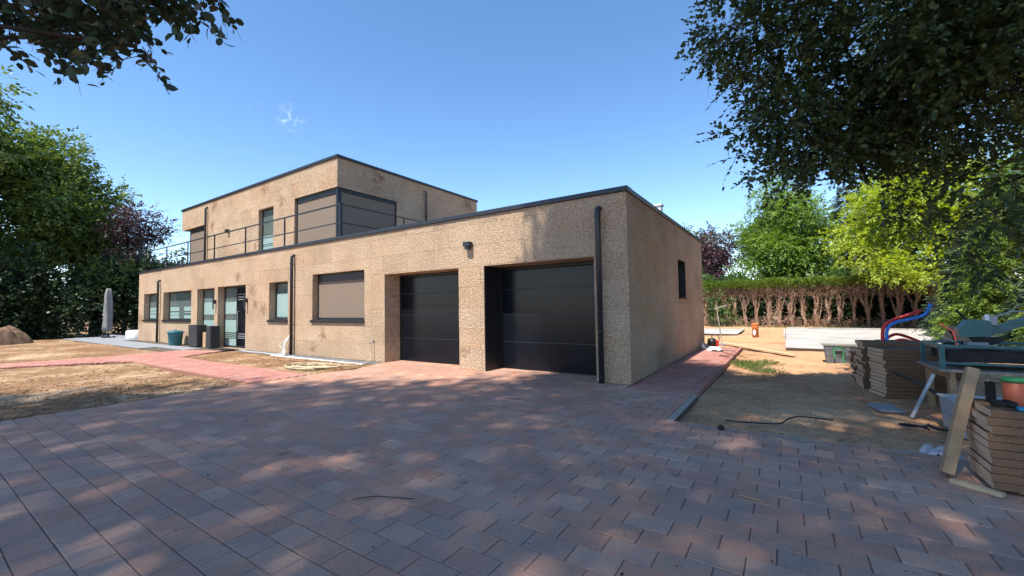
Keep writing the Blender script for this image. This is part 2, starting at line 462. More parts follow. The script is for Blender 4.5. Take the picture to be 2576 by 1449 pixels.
# ------------------------------------------------------------------ ground
def grid_mesh(name, xs, ys, zf, mat, keep=None):
    xs = np.asarray(xs); ys = np.asarray(ys)
    X, Y = np.meshgrid(xs, ys); Z = zf(X, Y)
    v = np.stack([X, Y, Z], -1).reshape(-1, 3); nx, ny = len(xs), len(ys)
    i, j = np.meshgrid(np.arange(nx-1), np.arange(ny-1)); a = (j*nx + i).ravel()
    q = np.stack([a, a+1, a+1+nx, a+nx], -1)
    if keep is not None:
        cx = (X[:-1, :-1] + X[1:, 1:])/2; cy = (Y[:-1, :-1] + Y[1:, 1:])/2
        q = q[keep(cx, cy).ravel()]
    n = len(q)
    me = np_mesh(name, v, q.ravel(), np.arange(n)*4, np.full(n, 4))
    me.polygons.foreach_set('use_smooth', [True]*n)
    me.materials.append(mat); return me

_rng = np.random.default_rng(11)
def make_noise2(seed, waves=40, fmin=.3, fmax=6, power=1.1):
    r = np.random.default_rng(seed); fr = np.exp(r.uniform(np.log(fmin), np.log(fmax), waves)); an = r.uniform(0, 2*np.pi, waves)
    ph = r.uniform(0, 2*np.pi, waves); am = fr**-power; am /= np.sqrt((am**2).sum()/2)
    def f(X, Y):
        Z = np.zeros_like(X, float)
        for k in range(waves): Z += am[k]*np.sin(fr[k]*2*np.pi*(X*np.cos(an[k]) + Y*np.sin(an[k]))*.5 + ph[k])
        return Z
    return f
NA, NB = make_noise2(1, 46, .25, 7, .9), make_noise2(2, 46, .25, 7, .9)

g = MB(); g.add([(-900,-900,-.16),(900,-900,-.16),(900,900,-.16),(-900,900,-.16)], [(0,1,2,3)])
tag(g.build('ground', SOIL), kind='structure')

def nonuni(a, b, fine_a, fine_b, df, dc):
    out = [a]; x = a
    while x < b:
        d = df if fine_a <= x <= fine_b else dc
        x = min(b, x + d); out.append(x)
    return out
soil = grid_mesh('bare_soil', nonuni(-60, -6.86, -13, -6, .07, .25), nonuni(-12, -.02, -7.5, 0, .07, .2),
                 lambda X, Y: -.045 + .016*np.clip(NA(X, Y), -2, 2), SOIL)
tag(link('bare_soil', soil), kind='structure')
soil2 = grid_mesh('sandy_soil', nonuni(-12, 30, 1, 7, .07, .5), nonuni(-2.21, 40, -2.5, 6, .07, .3),
                  lambda X, Y: -.085 + .016*np.clip(NB(X, Y), -2, 2) + .03*np.clip((3.4-X)/2, 0, 1)*0,
                  SAND, keep=lambda X, Y: (X > 1.23) | (Y > 8.5))
tag(link('sandy_soil', soil2), kind='structure')

# clods of earth scattered on both soils (loose crumbs nobody could count)
def clods(name, mat, n, region, zf, smin, smax, seed):
    r = np.random.default_rng(seed)
    base = np.array([(1,0,0),(-1,0,0),(0,1,0),(0,-1,0),(0,0,1),(0,0,-1)], float)
    fc = np.array([(0,2,4),(2,1,4),(1,3,4),(3,0,4),(2,0,5),(1,2,5),(3,1,5),(0,3,5)])
    P = region(r, n); s = np.exp(r.uniform(np.log(smin), np.log(smax), len(P)))
    V = base[None]*s[:, None, None]*r.uniform(.6, 1.3, (len(P), 6, 1))*np.array([1, 1, .6]); 
    a = r.uniform(0, 6.28, len(P)); ca, sa = np.cos(a)[:, None], np.sin(a)[:, None]
    V = np.stack([V[..., 0]*ca - V[..., 1]*sa, V[..., 0]*sa + V[..., 1]*ca, V[..., 2]], -1)
    z = zf(P[:, 0], P[:, 1]) + s*.2
    V += np.stack([P[:, 0], P[:, 1], z], -1)[:, None]
    F = (fc[None] + (np.arange(len(P))*6)[:, None, None]).reshape(-1, 3); k = len(F)
    me = np_mesh(name, V.reshape(-1, 3), F.ravel(), np.arange(k)*3, np.full(k, 3)); me.materials.append(mat)
    return link(name, me)
def reg_left(r, n):
    x = -6.9 - r.exponential(4.5, n); y = r.uniform(-9, -.45, n)
    ok = (x > -30) & ~((y > -3.55) & (y < -2.2) & (x > -15)) & ~((x < -14) & (x > -19) & (y > -9)) & ~((x < -16) & (y > -2))
    return np.stack([x, y], -1)[ok]
def reg_right(r, n):
    x = r.uniform(1.3, 9, n); y = -2.15 + r.exponential(3.2, n)
    ok = (y < 14) & ~((x > 2.3) & (y > 8.4)); return np.stack([x, y], -1)[ok]
o = clods('soil_clods', SOIL, 4200, reg_left, lambda x, y: -.045 + .016*np.clip(NA(x, y), -2, 2), .006, .035, 21)
tag(o, 'small brown earth crumbs strewn over the tilled soil', 'soil', kind='stuff')
o = clods('sand_crumbs', SAND, 3800, reg_right, lambda x, y: -.085 + .016*np.clip(NB(x, y), -2, 2), .005, .028, 22)
tag(o, 'small sandy crumbs strewn over the building site ground', 'soil', kind='stuff')

# ------------------------------------------------------------------ driveway of concrete pavers
drv = MB(); drv.prism_z([(-6.86,-14),(10,-14),(10,-2.2),(1.22,-2.2),(1.22,-.4),(0,-.4),(0,.75),(-7.02,.75),(-7.02,-.2),(-6.62,-1.2),(-6.86,-2.3)], -.09, -.009)
JOINT = plain('joint_sand', (.12, .098, .08), .95, .1, .3, 30)
drive = tag(drv.build('driveway', JOINT), kind='structure')
ROWH = .2
def row_ranges(y0, y1):
    """stretches of one row of pavers between the borders of the drive"""
    cy = (y0+y1)/2
    if cy > 0: return [(-6.975, -4.235), (-3.43, -.695)]
    left = -6.85 if cy < -2.3 else (-6.85 + (cy+2.3)*.2 if cy < -1.2 else -6.62 - (cy+1.2)*.36)
    right = 9.8 if cy < -2.2 else (1.12 if cy < -.4 else -.004)
    return [(left, right)]
pav_meshes = {}
def paver_mesh(L):
    k = round(L, 3)
    if k not in pav_meshes:
        m = MB(); b = .006; h = .05; a, c = L/2 - .0022, ROWH/2 - .0022
        v = [(-a,-c,-h),(a,-c,-h),(a,c,-h),(-a,c,-h),(-a,-c,-b),(a,-c,-b),(a,c,-b),(-a,c,-b),(-a+b,-c+b,0),(a-b,-c+b,0),(a-b,c-b,0),(-a+b,c-b,0)]
        f = [(0,1,5,4),(1,2,6,5),(2,3,7,6),(3,0,4,7),(4,5,9,8),(5,6,10,9),(6,7,11,10),(7,4,8,11),(8,9,10,11)]
        m.add(v, f); me = m.mesh('paver'); me.materials.append(PAVER); pav_meshes[k] = me
    return pav_meshes[k]
rp = random.Random(4)
pavers = []
y = -13.933
row = 0
while y < .56:
    x = -7.371 - (row % 2)*.15
    while x < 9.8:
        L = .3
        for a0, a1 in row_ranges(y, y+ROWH):
            x0, x1 = max(x, a0), min(x+L, a1)
            if x1 - x0 > .03: pavers.append(((x0+x1)/2, y + ROWH/2, round(x1-x0, 2)))
        x += L
    y += ROWH; row += 1
def cam_depth(x, y, z=0):
    d = Vector((x, y, z)) - Vector(CAM_POS); return d.dot(_f), d.dot(_r2), d.dot(_u2)
def in_view(x, y, z=0, m=1.0):
    dz, dx, dy = cam_depth(x, y, z)
    return dz > .4 and abs(dx)/dz < 1.2355*m and abs(dy)/dz < .695*m
vis = sorted([p for p in pavers if in_view(p[0], p[1], 0, 1.03)], key=lambda p: cam_depth(p[0], p[1])[0]/math.sqrt(p[2]))
near = set(vis[:300])
stuff = MB()
for p in pavers:
    dz = rp.uniform(-.0025, .0015); tx, ty = rp.gauss(0, .003), rp.gauss(0, .003); rz = rp.gauss(0, .0025)
    if p in near:
        o = link('paver', paver_mesh(p[2]), None, drive, (p[0], p[1], dz)); o.rotation_euler = (tx, ty, rz)
    else:
        me = paver_mesh(p[2]); c, s = math.cos(rz), math.sin(rz)
        stuff.add([(p[0] + v.co.x*c - v.co.y*s, p[1] + v.co.x*s + v.co.y*c, v.co.z + dz + v.co.x*ty*.5) for v in me.vertices],
                  [tuple(q.vertices) for q in me.polygons])
tag(stuff.build('far_pavers', PAVER, drive), kind='stuff')
# edging stones along the right border of the drive
for k in range(3):
    m = MB(); m.box(1.125, 1.215, -2.19 + k*.6, -1.6 + k*.6, -.12, .004, .006); m.build('edging_stone', EDGE, drive)

# ------------------------------------------------------------------ red brick paths
def brick_field(name, inside, xr, yr, along, parent, mat, z, maxn=300):
    m0 = MB(); L, W = .2, .1
    def bm(L, W):
        b = .004; a, c, h = L/2 - .0025, W/2 - .0025, .04
        v = [(-a,-c,-h),(a,-c,-h),(a,c,-h),(-a,c,-h),(-a,-c,-b),(a,-c,-b),(a,c,-b),(-a,c,-b),(-a+b,-c+b,0),(a-b,-c+b,0),(a-b,c-b,0),(-a+b,c-b,0)]
        f = [(0,1,5,4),(1,2,6,5),(2,3,7,6),(3,0,4,7),(4,5,9,8),(5,6,10,9),(6,7,11,10),(7,4,8,11),(8,9,10,11)]
        m = MB(); m.add(v, f); me = m.mesh('brick'); me.materials.append(mat); return me
    me = bm(L, W) if along == 'x' else bm(W, L)
    dx, dy = (L, W) if along == 'x' else (W, L)
    items = []; j = 0; y = yr[0]
    if along == 'x':
        while y < yr[1]:
            x = xr[0] - (j % 2)*dx/2
            while x < xr[1]:
                if inside(x+dx/2, y+dy/2): items.append((x+dx/2, y+dy/2))
                x += dx
            y += dy; j += 1
    else:
        x = xr[0]
        while x < xr[1]:
            y = yr[0] - (j % 2)*dy/2
            while y < yr[1]:
                if inside(x+dx/2, y+dy/2): items.append((x+dx/2, y+dy/2))
                y += dy
            x += dx; j += 1
    items.sort(key=lambda p: cam_depth(*p)[0])
    vs = [p for p in items if in_view(p[0], p[1], 0)][:maxn]; ns = set(vs)
    st = MB()
    for p in items:
        dz = z + rp.uniform(-.002, .001)
        if p in ns:
            o = link('brick', me, None, parent, (p[0], p[1], dz)); o.rotation_euler = (rp.gauss(0,.005), rp.gauss(0,.005), rp.gauss(0,.006))
        else:
            st.add([(p[0]+v.co.x, p[1]+v.co.y, v.co.z+dz) for v in me.vertices], [tuple(q.vertices) for q in me.polygons])
    if st.v: tag(st.build('far_bricks', mat, parent), kind='stuff')
def pip(poly):
    def f(x, y):
        c = False; n = len(poly)
        for i in range(n):
            x1, y1 = poly[i]; x2, y2 = poly[(i+1) % n]
            if (y1 > y) != (y2 > y) and x < (x2-x1)*(y-y1)/(y2-y1) + x1: c = not c
        return c
    return f
BED = plain('red_sand_bed', (.26, .13, .10), .95, .1, .2, 20)
side = MB(); side.prism_z([(0.004,-.4),(1.1,-.4),(1.1,8.15),(.004,8.15)], -.14, -.022)
spath = tag(side.build('side_path', BED), kind='structure')
brick_field('side', lambda x, y: .04 < x < 1.08 and -.37 < y < 8.1, (0.02, 1.12), (-.38, 8.12), 'x', spath, BRICK, .004)
for k in range(9):
    m = MB(); m.box(1.105, 1.185, -.38 + k*.95, .56 + k*.95 if k < 8 else 8.16, -.14, .012, .006); m.build('edging_brick', BRICK, spath)
LP = [(-17.6,-1.2),(-15.65,-.55),(-14.5,-2.28),(-6.88,-2.28),(-6.88,-3.52),(-14.4,-3.52),(-14.9,-3.78),(-16.35,-6.0),(-19.0,-10.5),(-20.6,-10.5),(-17.75,-5.8),(-17.15,-3.6)]
gp = MB(); gp.prism_z(LP, -.09, -.012)
gpath = tag(gp.build('garden_path', BED), kind='structure')
brick_field('garden', pip(LP), (-20.5, -6.8), (-10.4, -.5), 'x', gpath, BRICK, .012)

# ------------------------------------------------------------------ terrace of grey slabs
tb = MB(); tb.box(-34.4, -16.2, -1.75, -.001, -.1, -.012); tb.box(-34.4, -27.6, 0, 6, -.1, -.012)
terr = tag(tb.build('terrace', JOINT), kind='structure')
sm = MB(); sm.box(-.297, .297, -.297, .297, -.03, 0, .004); sme = sm.mesh('slab'); sme.materials.append(STONE)
for i in range(30):
    for j in range(12):
        x, y = -34.1 + .6*i, -1.45 + .6*j
        if y > -.3 and x > -27.9: continue
        if y < -1.2 and x > -20.4: continue
        if y < -.7 and x > -17.6: continue
        if y > 1.2: continue
        o = link('slab', sme, None, terr, (x, y - (0.0 if y < -.1 else 0), .012 + rp.uniform(-.002, .002))); o.rotation_euler = (rp.gauss(0,.003), rp.gauss(0,.003), 0)
# gravel strip along the wall with a white edging board
def gravel(name, n, x0, x1, y0, y1, z, mat, seed):
    o = clods(name, mat, n, lambda r, k: np.stack([r.uniform(x0, x1, k), r.uniform(y0, y1, k)], -1), lambda x, y: x*0 + z, .008, .02, seed); return o
tag(gravel('gravel', 5200, -15.1, -7.05, -.42, -.02, -.012, GRAVEL, 5), 'grey gravel strip lying along the foot of the front wall', 'gravel', kind='stuff')
m = MB(); m.bar((-12.3, -.45, -.012), (-7.3, -.48, -.012), .03, .04); tag(m.build('edging_board', WHITE), 'thin white edging strip between gravel and soil', 'edging')

# ------------------------------------------------------------------ house
HW, HD, HH = 27.55, 8.42, 3.69          # front length, side depth, wall height under the coping
UX, UY, UT, UL, UD = -11.51, 1.53, 7.29, 14.85, 8.5
house = thing('house', 'two-storey flat-roofed house clad in cork boards with two black garage doors', 'house', (-12, 0, 0))
def part(mb, name, mat, parent=None, smooth=False):
    o = mb.build(name, mat, None, smooth); p = parent or house
    o.parent = p; o.matrix_parent_inverse = Matrix.Translation((-p_loc(p)[0], -p_loc(p)[1], -p_loc(p)[2])); return o
def p_loc(p):
    v = Vector(p.location); q = p.parent
    # children are built in world coordinates with their own location at zero
    return (house.location if p is house else Vector((0, 0, 0)))

def subtract(rects, h):
    out = []
    for a0, a1, b0, b1 in rects:
        c0, c1, d0, d1 = h
        if c0 >= a1 or c1 <= a0 or d0 >= b1 or d1 <= b0: out.append((a0, a1, b0, b1)); continue
        if b0 < d0: out.append((a0, a1, b0, d0))
        if d1 < b1: out.append((a0, a1, d1, b1))
        e0, e1 = max(b0, d0), min(b1, d1)
        if a0 < c0: out.append((a0, c0, e0, e1))
        if c1 < a1: out.append((c1, a1, e0, e1))
    return out
def cut(rect, holes):
    rs = [rect]
    for h in holes: rs = subtract(rs, h)
    return [r for r in rs if r[1]-r[0] > .004 and r[3]-r[2] > .004]
rk = random.Random(9)
def cladding(wall, a0, a1, z0, z1, holes, place, t=.06, rowh=.5, ln=1.0, zoff=0.0, aoff=0.0):
    """cork boards in running bond; place(u0,u1,w0,w1,z0,z1)->box of world extents"""
    g_ = .0018; z = zoff; r = 0
    while z < z1:
        a = a0 - aoff - (r % 2)*.5
        while a < a1:
            R = (max(a, a0), min(a+ln, a1), max(z, z0), min(z+rowh, z1))
            if R[1]-R[0] > .01 and R[3]-R[2] > .01:
                R = (R[0]+g_, R[1]-g_, R[2]+g_, R[3]-g_)
                ps = cut(R, holes)
                if ps:
                    mb = MB(); pr = rk.uniform(-.0025, .0025)
                    for q in ps:
                        mb.box(*place(q[0], q[1], pr, t, q[2], q[3]))
                    part(mb, 'cork_panel', CORK, wall)
            a += ln
        z += rowh; r += 1
FH = [(-26.71,-24.55,1.13,2.52), (-23.86,-20.38,1.13,2.52), (-19.73,-17.95,0,2.53), (-17.63,-15.16,0,2.55), (-13.37,-12.08,1.17,2.54),
      (-10.57,-7.87,1.18,2.68), (-6.98,-4.23,-.1,2.48), (-3.45,-.69,-.1,2.48)]
fw = MB()
for q in cut((-HW, -7.3, -.1, HH), FH): fw.box(q[0], q[1], .06, .30, q[2], q[3])
for q in cut((-7.3, -.06, -.1, HH), FH): fw.box(q[0], q[1], .06, .74, q[2], q[3])
front = part(fw, 'front_wall', CORK)
cladding(front, -HW, 0, -.05, HH, FH, lambda a, b, pr, t, z0, z1: (a, b, pr, t, z0, z1))
SH = [(4.40, 5.43, 1.68, 2.77)]
sw = MB()
for q in cut((.745, HD, -.1, HH), SH): sw.box(-.30, -.06, q[0], q[1], q[2], q[3])
sidew = part(sw, 'side_wall', CORK)
cladding(sidew, .062, HD, -.14, HH, SH, lambda a, b, pr, t, z0, z1: (-t, -pr, a, b, z0, z1), aoff=.2)
# other outer walls, floor and roof
ow = MB(); ow.box(-HW, -HW+.3, .302, HD, -.1, HH); ow.box(-HW+.3, -.3, HD-.3, HD, -.1, HH); part(ow, 'rear_wall', CORK)
iw = MB(); iw.box(-HW+.3, -7.35, 3.6, 3.7, .01, 3.3); iw.box(-7.35, -7.25, .75, HD-.3, .01, 3.3)
for xx in (-20.1, -14.6, -11.2): iw.box(xx-.05, xx+.05, .32, 3.6, .01, 3.3)
part(iw, 'inner_wall', INTER)
fl = MB(); fl.box(-HW+.3, -7.26, .302, HD-.3, -.12, .01); fl.box(-7.26, -.3, .76, HD-.3, -.12, .01); part(fl, 'floor', INTER)
rf = MB(); rf.box(-HW+.02, -.06, .06, HD-.02, 3.3, 3.66); roof = part(rf, 'roof', ROOFM)
cp = MB(); cp.box(-HW-.04, .04, -.045, .26, HH+.001, 3.79, .008); part(cp, 'coping', COPING)
cp = MB(); cp.box(-.26, .035, .262, HD+.04, HH+.001, 3.785, .008); part(cp, 'coping', COPING)
cp = MB(); cp.box(-HW-.04, -HW+.26, .262, HD+.04, HH+.001, 3.785, .008); part(cp, 'coping', COPING)
# upper storey
UF = [(-26.37,-23.25,3.0,6.17), (-17.49,-16.18,3.0,6.12), (-14.49,-11.50,3.0,6.17)]
US = [(1.5, 4.42, 3.0, 6.17)]
uc = MB(); uc.box(UX-UL+.75, UX-.24, UY+.24, UY+UD-.02, 3.661, 7.2)
ucore = part(uc, 'upper_core', INTER)
uf = MB()
for q in cut((UX-UL, UX-.06, 3.662, UT), UF): uf.box(q[0], q[1], UY+.06, UY+.235, q[2], q[3])
ufw = part(uf, 'upper_front_wall', CORK)
cladding(ufw, UX-UL, UX, 3.67, UT, UF, lambda a, b, pr, t, z0, z1: (a, b, UY+pr, UY+t, z0, z1), zoff=3.29, aoff=.3)
us = MB()
for q in cut((UY+.237, UY+UD, 3.662, UT), US): us.box(UX-.235, UX-.06, q[0], q[1], q[2], q[3])
usw = part(us, 'upper_side_wall', CORK)
cladding(usw, UY+.062, UY+UD, 3.67, UT, US, lambda a, b, pr, t, z0, z1: (UX-t, UX-pr, a, b, z0, z1), zoff=3.29, aoff=.35)
lw = MB(); lw.box(UX-UL, UX-UL+.74, UY+.06, UY+UD, 6.18, UT); lw.box(UX-UL+.3, UX-UL+.74, UY+3.2, UY+UD-.03, 3.662, 6.175); part(lw, 'upper_end_wall', CORK)
ur = MB(); ur.box(UX-UL+.02, UX-.02, UY+.07, UY+UD-.01, 7.205, 7.285); part(ur, 'upper_roof', ROOFM)
cp = MB(); cp.box(UX-UL-.05, UX+.05, UY-.05, UY+.25, UT+.001, 7.40, .008); part(cp, 'coping', COPING)
cp = MB(); cp.box(UX-.25, UX+.048, UY+.252, UY+UD+.05, UT+.001, 7.395, .008); part(cp, 'coping', COPING)

def frame_rect(mb, x0, x1, z0, z1, y0, y1, w):
    mb.box(x0, x0+w, y0, y1, z0, z1); mb.box(x1-w, x1, y0, y1, z0, z1)
    mb.box(x0+w, x1-w, y0, y1, z0, z0+w); mb.box(x0+w, x1-w, y0, y1, z1-w, z1)
def sill(x0, x1, z, parent):
    mb = MB(); mb.box(x0-.05, x1+.01, -.055, .22, z-.035, z+.004, .004); mb.box(x0-.05, x1+.01, -.055, -.045, z-.085, z-.0352)
    return part(mb, 'sill', FRAME, parent)
def glass_window(x0, x1, z0, z1, bands, mull=(), with_sill=True, yf=.23, name='window'):
    fm = MB(); frame_rect(fm, x0+.002, x1-.002, z0+.006, z1-.002, yf, yf+.06, .055)
    for mx in mull: fm.box(mx-.035, mx+.035, yf+.001, yf+.059, z0+.06, z1-.06)
    w = part(fm, name, FRAME)
    edges = [x0+.055] + [v for mx in mull for v in (mx-.035, mx+.035)] + [x1-.055]
    for i in range(0, len(edges), 2):
        p = MB(); p.box(edges[i]+.001, edges[i+1]-.001, yf+.028, yf+.036, z0+.058, z1-.058); part(p, 'pane', GLASS, w)
    for (a, b, c, d) in bands:
        p = MB(); p.box(a, b, yf+.020, yf+.026, c, d); part(p, 'frosted_band', FROST, w)
    if with_sill: sill(x0, x1, z0, w)
    return w
glass_window(-26.71, -24.55, 1.13, 2.52, [(-26.62,-25.1,1.2,1.42),(-26.62,-25.1,1.46,1.58),(-26.62,-25.1,1.61,1.77)])
glass_window(-23.86, -20.38, 1.13, 2.52, [(-23.7,-22.55,1.2,1.36),(-23.7,-22.55,1.385,1.5),(-23.7,-22.55,1.57,1.77),(-21.95,-20.45,1.2,1.36),(-21.95,-20.45,1.46,1.50),(-21.95,-20.45,1.57,1.77)])
glass_window(-19.73, -17.95, .02, 2.53, [(-19.66,-18.02,.1,.30),(-19.66,-18.02,.44,.5),(-19.66,-18.02,.6,1.13),(-19.66,-18.02,1.38,1.93),(-19.66,-18.02,1.98,2.0),(-19.66,-18.02,2.06,2.09)], with_sill=False)
glass_window(-13.37, -12.08, 1.17, 2.54, [(-13.29,-12.16,1.28,2.13)])
# front door: glazed side light and black leaf
dm = MB(); frame_rect(dm, -17.628, -15.162, .02, 2.545, .25, .32, .06); dm.box(-16.52, -16.44, .251, .319, .08, 2.48)
ed = part(dm, 'entrance_door', FRAME)
p = MB(); p.box(-17.567, -16.521, .28, .288, .081, 2.484); part(p, 'pane', GLASS, ed)
for c, d in ((.08,.36),(.40,.42),(.47,.49),(.55,.57),(.63,1.14),(1.40,1.91)):
    p = MB(); p.box(-17.56, -16.53, .272, .278, c, d); part(p, 'frosted_band', FROST, ed)
p = MB(); p.box(-16.439, -15.223, .27, .31, .081, 2.484); leaf = part(p, 'door_leaf', DOORM, ed)
for z in (.40, .48, .57, 1.38, 1.98, 2.08, 2.2):
    p = MB(); p.box(-16.40 + (0 if z < 1 or z > 1.5 else .7), -15.26, .262, .2695, z, z+.022); part(p, 'inlay_strip', GREYM, ed)
p = MB(); p.tube([(-16.30,.268,.7),(-16.30,.2,.7),(-16.30,.2,1.5),(-16.30,.268,1.5)], .014, 8); part(p, 'handle', GREYM, ed)
# screened kitchen window beside the garages
def screen_window(x0, x1, z0, z1, yf, box=.2):
    fm = MB(); frame_rect(fm, x0+.002, x1-.002, z0+.006, z1-.002, yf, yf+.07, .05); w = part(fm, 'screened_window', FRAME)
    p = MB(); p.box(x0+.052, x1-.052, yf-.012, yf+.05, z1-.05-box, z1-.052); part(p, 'screen_box', FRAME, w)
    p = MB(); p.box(x0+.052, x1-.052, yf+.012, yf+.018, z0+.07, z1-.052-box); part(p, 'screen', SCREEN, w)
    p = MB(); p.box(x0+.052, x1-.052, yf+.004, yf+.026, z0+.057, z0+.069); part(p, 'bottom_bar', FRAME, w)
    return w
w5 = screen_window(-10.57, -7.87, 1.18, 2.68, .19); sill(-10.57, -7.87, 1.18, w5)
# garage doors
def garage_door(x0, x1, yb):
    fm = MB(); fm.box(x0+.002, x0+.06, yb-.02, yb+.06, .0, 2.478); fm.box(x1-.06, x1-.002, yb-.02, yb+.06, 0, 2.478); fm.box(x0+.06, x1-.06, yb-.02, yb+.06, 2.40, 2.478)
    d = part(fm, 'garage_door', FRAME)
    zs = [.012, .655, 1.31, 1.92, 2.395]
    for i in range(4):
        p = MB(); p.box(x0+.062, x1-.062, yb, yb+.04, zs[i]+.008, zs[i+1]-.006, .005); part(p, 'door_section', DOORM, d)
        if i: p = MB(); p.box(x0+.062, x1-.062, yb+.010, yb+.03, zs[i]-.006, zs[i]+.007); part(p, 'seam', SEAM, d)
    p = MB(); p.box(x0+.062, x1-.062, yb-.004, yb+.035, -.02, .018); part(p, 'rubber_seal', RUBBER, d)
garage_door(-6.98, -4.23, .57)
garage_door(-3.45, -.69, .66)
p = MB(); p.box(-3.447, -3.432, .012, .635, .0, 2.477); part(p, 'dark_jamb_board', FRAME)  # added black board, stands in for deep shade on this garage jamb
# narrow window in the side wall
fm = MB(); 
for q in ((4.402,4.45,1.684,2.768),(5.38,5.428,1.684,2.768),(4.45,5.38,1.684,1.73),(4.45,5.38,2.72,2.768)): fm.box(-.26, -.2, *q)
sw_ = part(fm, 'side_window', FRAME); p = MB(); p.box(-.235, -.228, 4.452, 5.378, 1.732, 2.718); part(p, 'pane', GLASS, sw_)
p = MB(); p.box(-.2, .05, 4.38, 5.46, 1.65, 1.683, .004); part(p, 'sill', FRAME, sw_)
p = MB(); p.box(-.199, -.004, 4.402, 4.42, 1.684, 2.768); p.box(-.199, -.004, 5.41, 5.428, 1.684, 2.768); p.box(-.199, -.004, 4.421, 5.409, 2.75, 2.768); part(p, 'dark_jamb_board', FRAME, sw_)
# upper windows
def upper_screen_front(x0, x1, z0, z1, y):
    fm = MB(); fm.box(x0, x0+.06, y, y+.06, z0, z1); fm.box(x1-.06, x1, y, y+.06, z0, z1); w = part(fm, 'screened_window', FRAME)
    p = MB(); p.box(x0+.061, x1-.061, y-.01, y+.058, z1-.2, z1); part(p, 'screen_box', FRAME, w)
    p = MB(); p.box(x0+.061, x1-.061, y+.02, y+.026, z0, z1-.201); part(p, 'screen', SCREEN, w)
    return w
def upper_screen_side(y0, y1, z0, z1, x):
    fm = MB(); fm.box(x-.06, x, y0, y0+.06, z0, z1); fm.box(x-.06, x, y1-.06, y1, z0, z1); w = part(fm, 'screened_window', FRAME)
    p = MB(); p.box(x-.058, x+.01, y0+.061, y1-.061, z1-.14, z1); part(p, 'screen_box', FRAME, w)
    p = MB(); p.box(x-.026, x-.02, y0+.061, y1-.061, z0, z1-.141); part(p, 'screen', SCREEN, w)
    return w
upper_screen_front(-14.488, -11.66, 3.67, 6.165, UY+.10)
p = MB(); p.box(-11.655, -11.545, UY+.035, UY+.145, 3.67, 6.165); part(p, 'corner_post', FRAME)
upper_screen_side(UY+.15, 4.418, 3.67, 6.165, UX-.06)
upper_screen_front(-25.62, -23.252, 3.67, 6.165, UY+.14)
uw = MB(); frame_rect(uw, -17.488, -16.182, 3.67, 6.115, UY+.16, UY+.22, .055); uwo = part(uw, 'window', FRAME)
p = MB(); p.box(-17.43, -16.24, UY+.19, UY+.197, 3.73, 6.06); part(p, 'pane', GLASS, uwo)
for c, d in ((3.75,4.42),(4.46,4.50),(4.54,4.9)):
    p = MB(); p.box(-17.43, -16.24, UY+.182, UY+.188, c, d); part(p, 'frosted_band', FROST, uwo)
# downpipes
def downpipe(axis, wallp, ztop, zbot, brackets, r=.05):
    """axis: function (offset_from_wall, z) -> point"""
    pts = [axis(-.03, ztop), axis(.03, ztop), axis(.075, ztop-.015), axis(.1, ztop-.06), axis(.105, ztop-.12), axis(.105, zbot)]
    mb = MB(); mb.tube(pts, r, 12); d = part(mb, 'downpipe', PIPE, None, True)
    for z in brackets:
        b = MB(); b.tube([axis(.105, z-.012), axis(.105, z+.012)], r+.008, 12); b.bar(axis(0, z), axis(.06, z), .02, .02); part(b, 'bracket', PIPE, d)
    return d
downpipe(lambda o, z: (-24.28, -o, z), 0, 3.15, -.02, (.1, 1.1, 2.05, 2.9))
downpipe(lambda o, z: (-11.66, -o, z), 0, 3.40, -.05, (1.0, 2.3, 3.1))
downpipe(lambda o, z: (-.545, -o, z), 0, 3.42, -.02, (.12, 1.0, 2.2, 3.15), .055)
downpipe(lambda o, z: (-22.93, UY-o, z), 0, 7.02, 3.70, (4.4, 5.6, 6.7))
downpipe(lambda o, z: (UX+o, 6.07, z), 0, 7.02, 3.70, (4.6, 5.8, 6.8))
# roof terrace railing
rl = MB(); RZ = 4.87
rl.bar((-27.05, .14, RZ), (-9.23, .14, RZ), .045, .04)
rail = part(rl, 'railing', BLACK)
for a, b in (((-27.05,.14,4.28),(-9.25,.14,4.28)), ((-9.25,.165,RZ),(-9.25,5.6,RZ)), ((-9.25,.16,4.28),(-9.25,5.6,4.28)),
             ((-27.05,.165,RZ),(-27.05,8.2,RZ)), ((-27.05,.16,4.28),(-27.05,8.2,4.28))):
    p = MB(); p.bar(a, b, .03, .03); part(p, 'rail', BLACK, rail)
for x in (-27.05, -24.0, -21.3, -18.4, -15.55, -12.6): p = MB(); p.box(x-.02, x+.02, .12, .16, 3.79, RZ-.021); part(p, 'post', BLACK, rail)
p = MB(); p.box(-9.29, -9.21, .10, .18, 3.79, RZ+.03); part(p, 'post', BLACK, rail)
for yy in (2.76, 5.6): p = MB(); p.box(-9.27, -9.23, yy-.02, yy+.02, 3.66, RZ-.016); part(p, 'post', BLACK, rail)
for yy in (2.8, 5.5, 8.2): p = MB(); p.box(-27.07, -27.03, yy-.02, yy+.02, 3.66, RZ-.016); part(p, 'post', BLACK, rail)
p = MB(); p.box(-.42, -.22, 3.6, 3.8, 3.66, 4.14); p.box(-.45, -.19, 3.57, 3.83, 4.15, 4.2); p.box(-.4,-.24,3.62,3.78,4.14,4.15); part(p, 'roof_vent', WHITE)

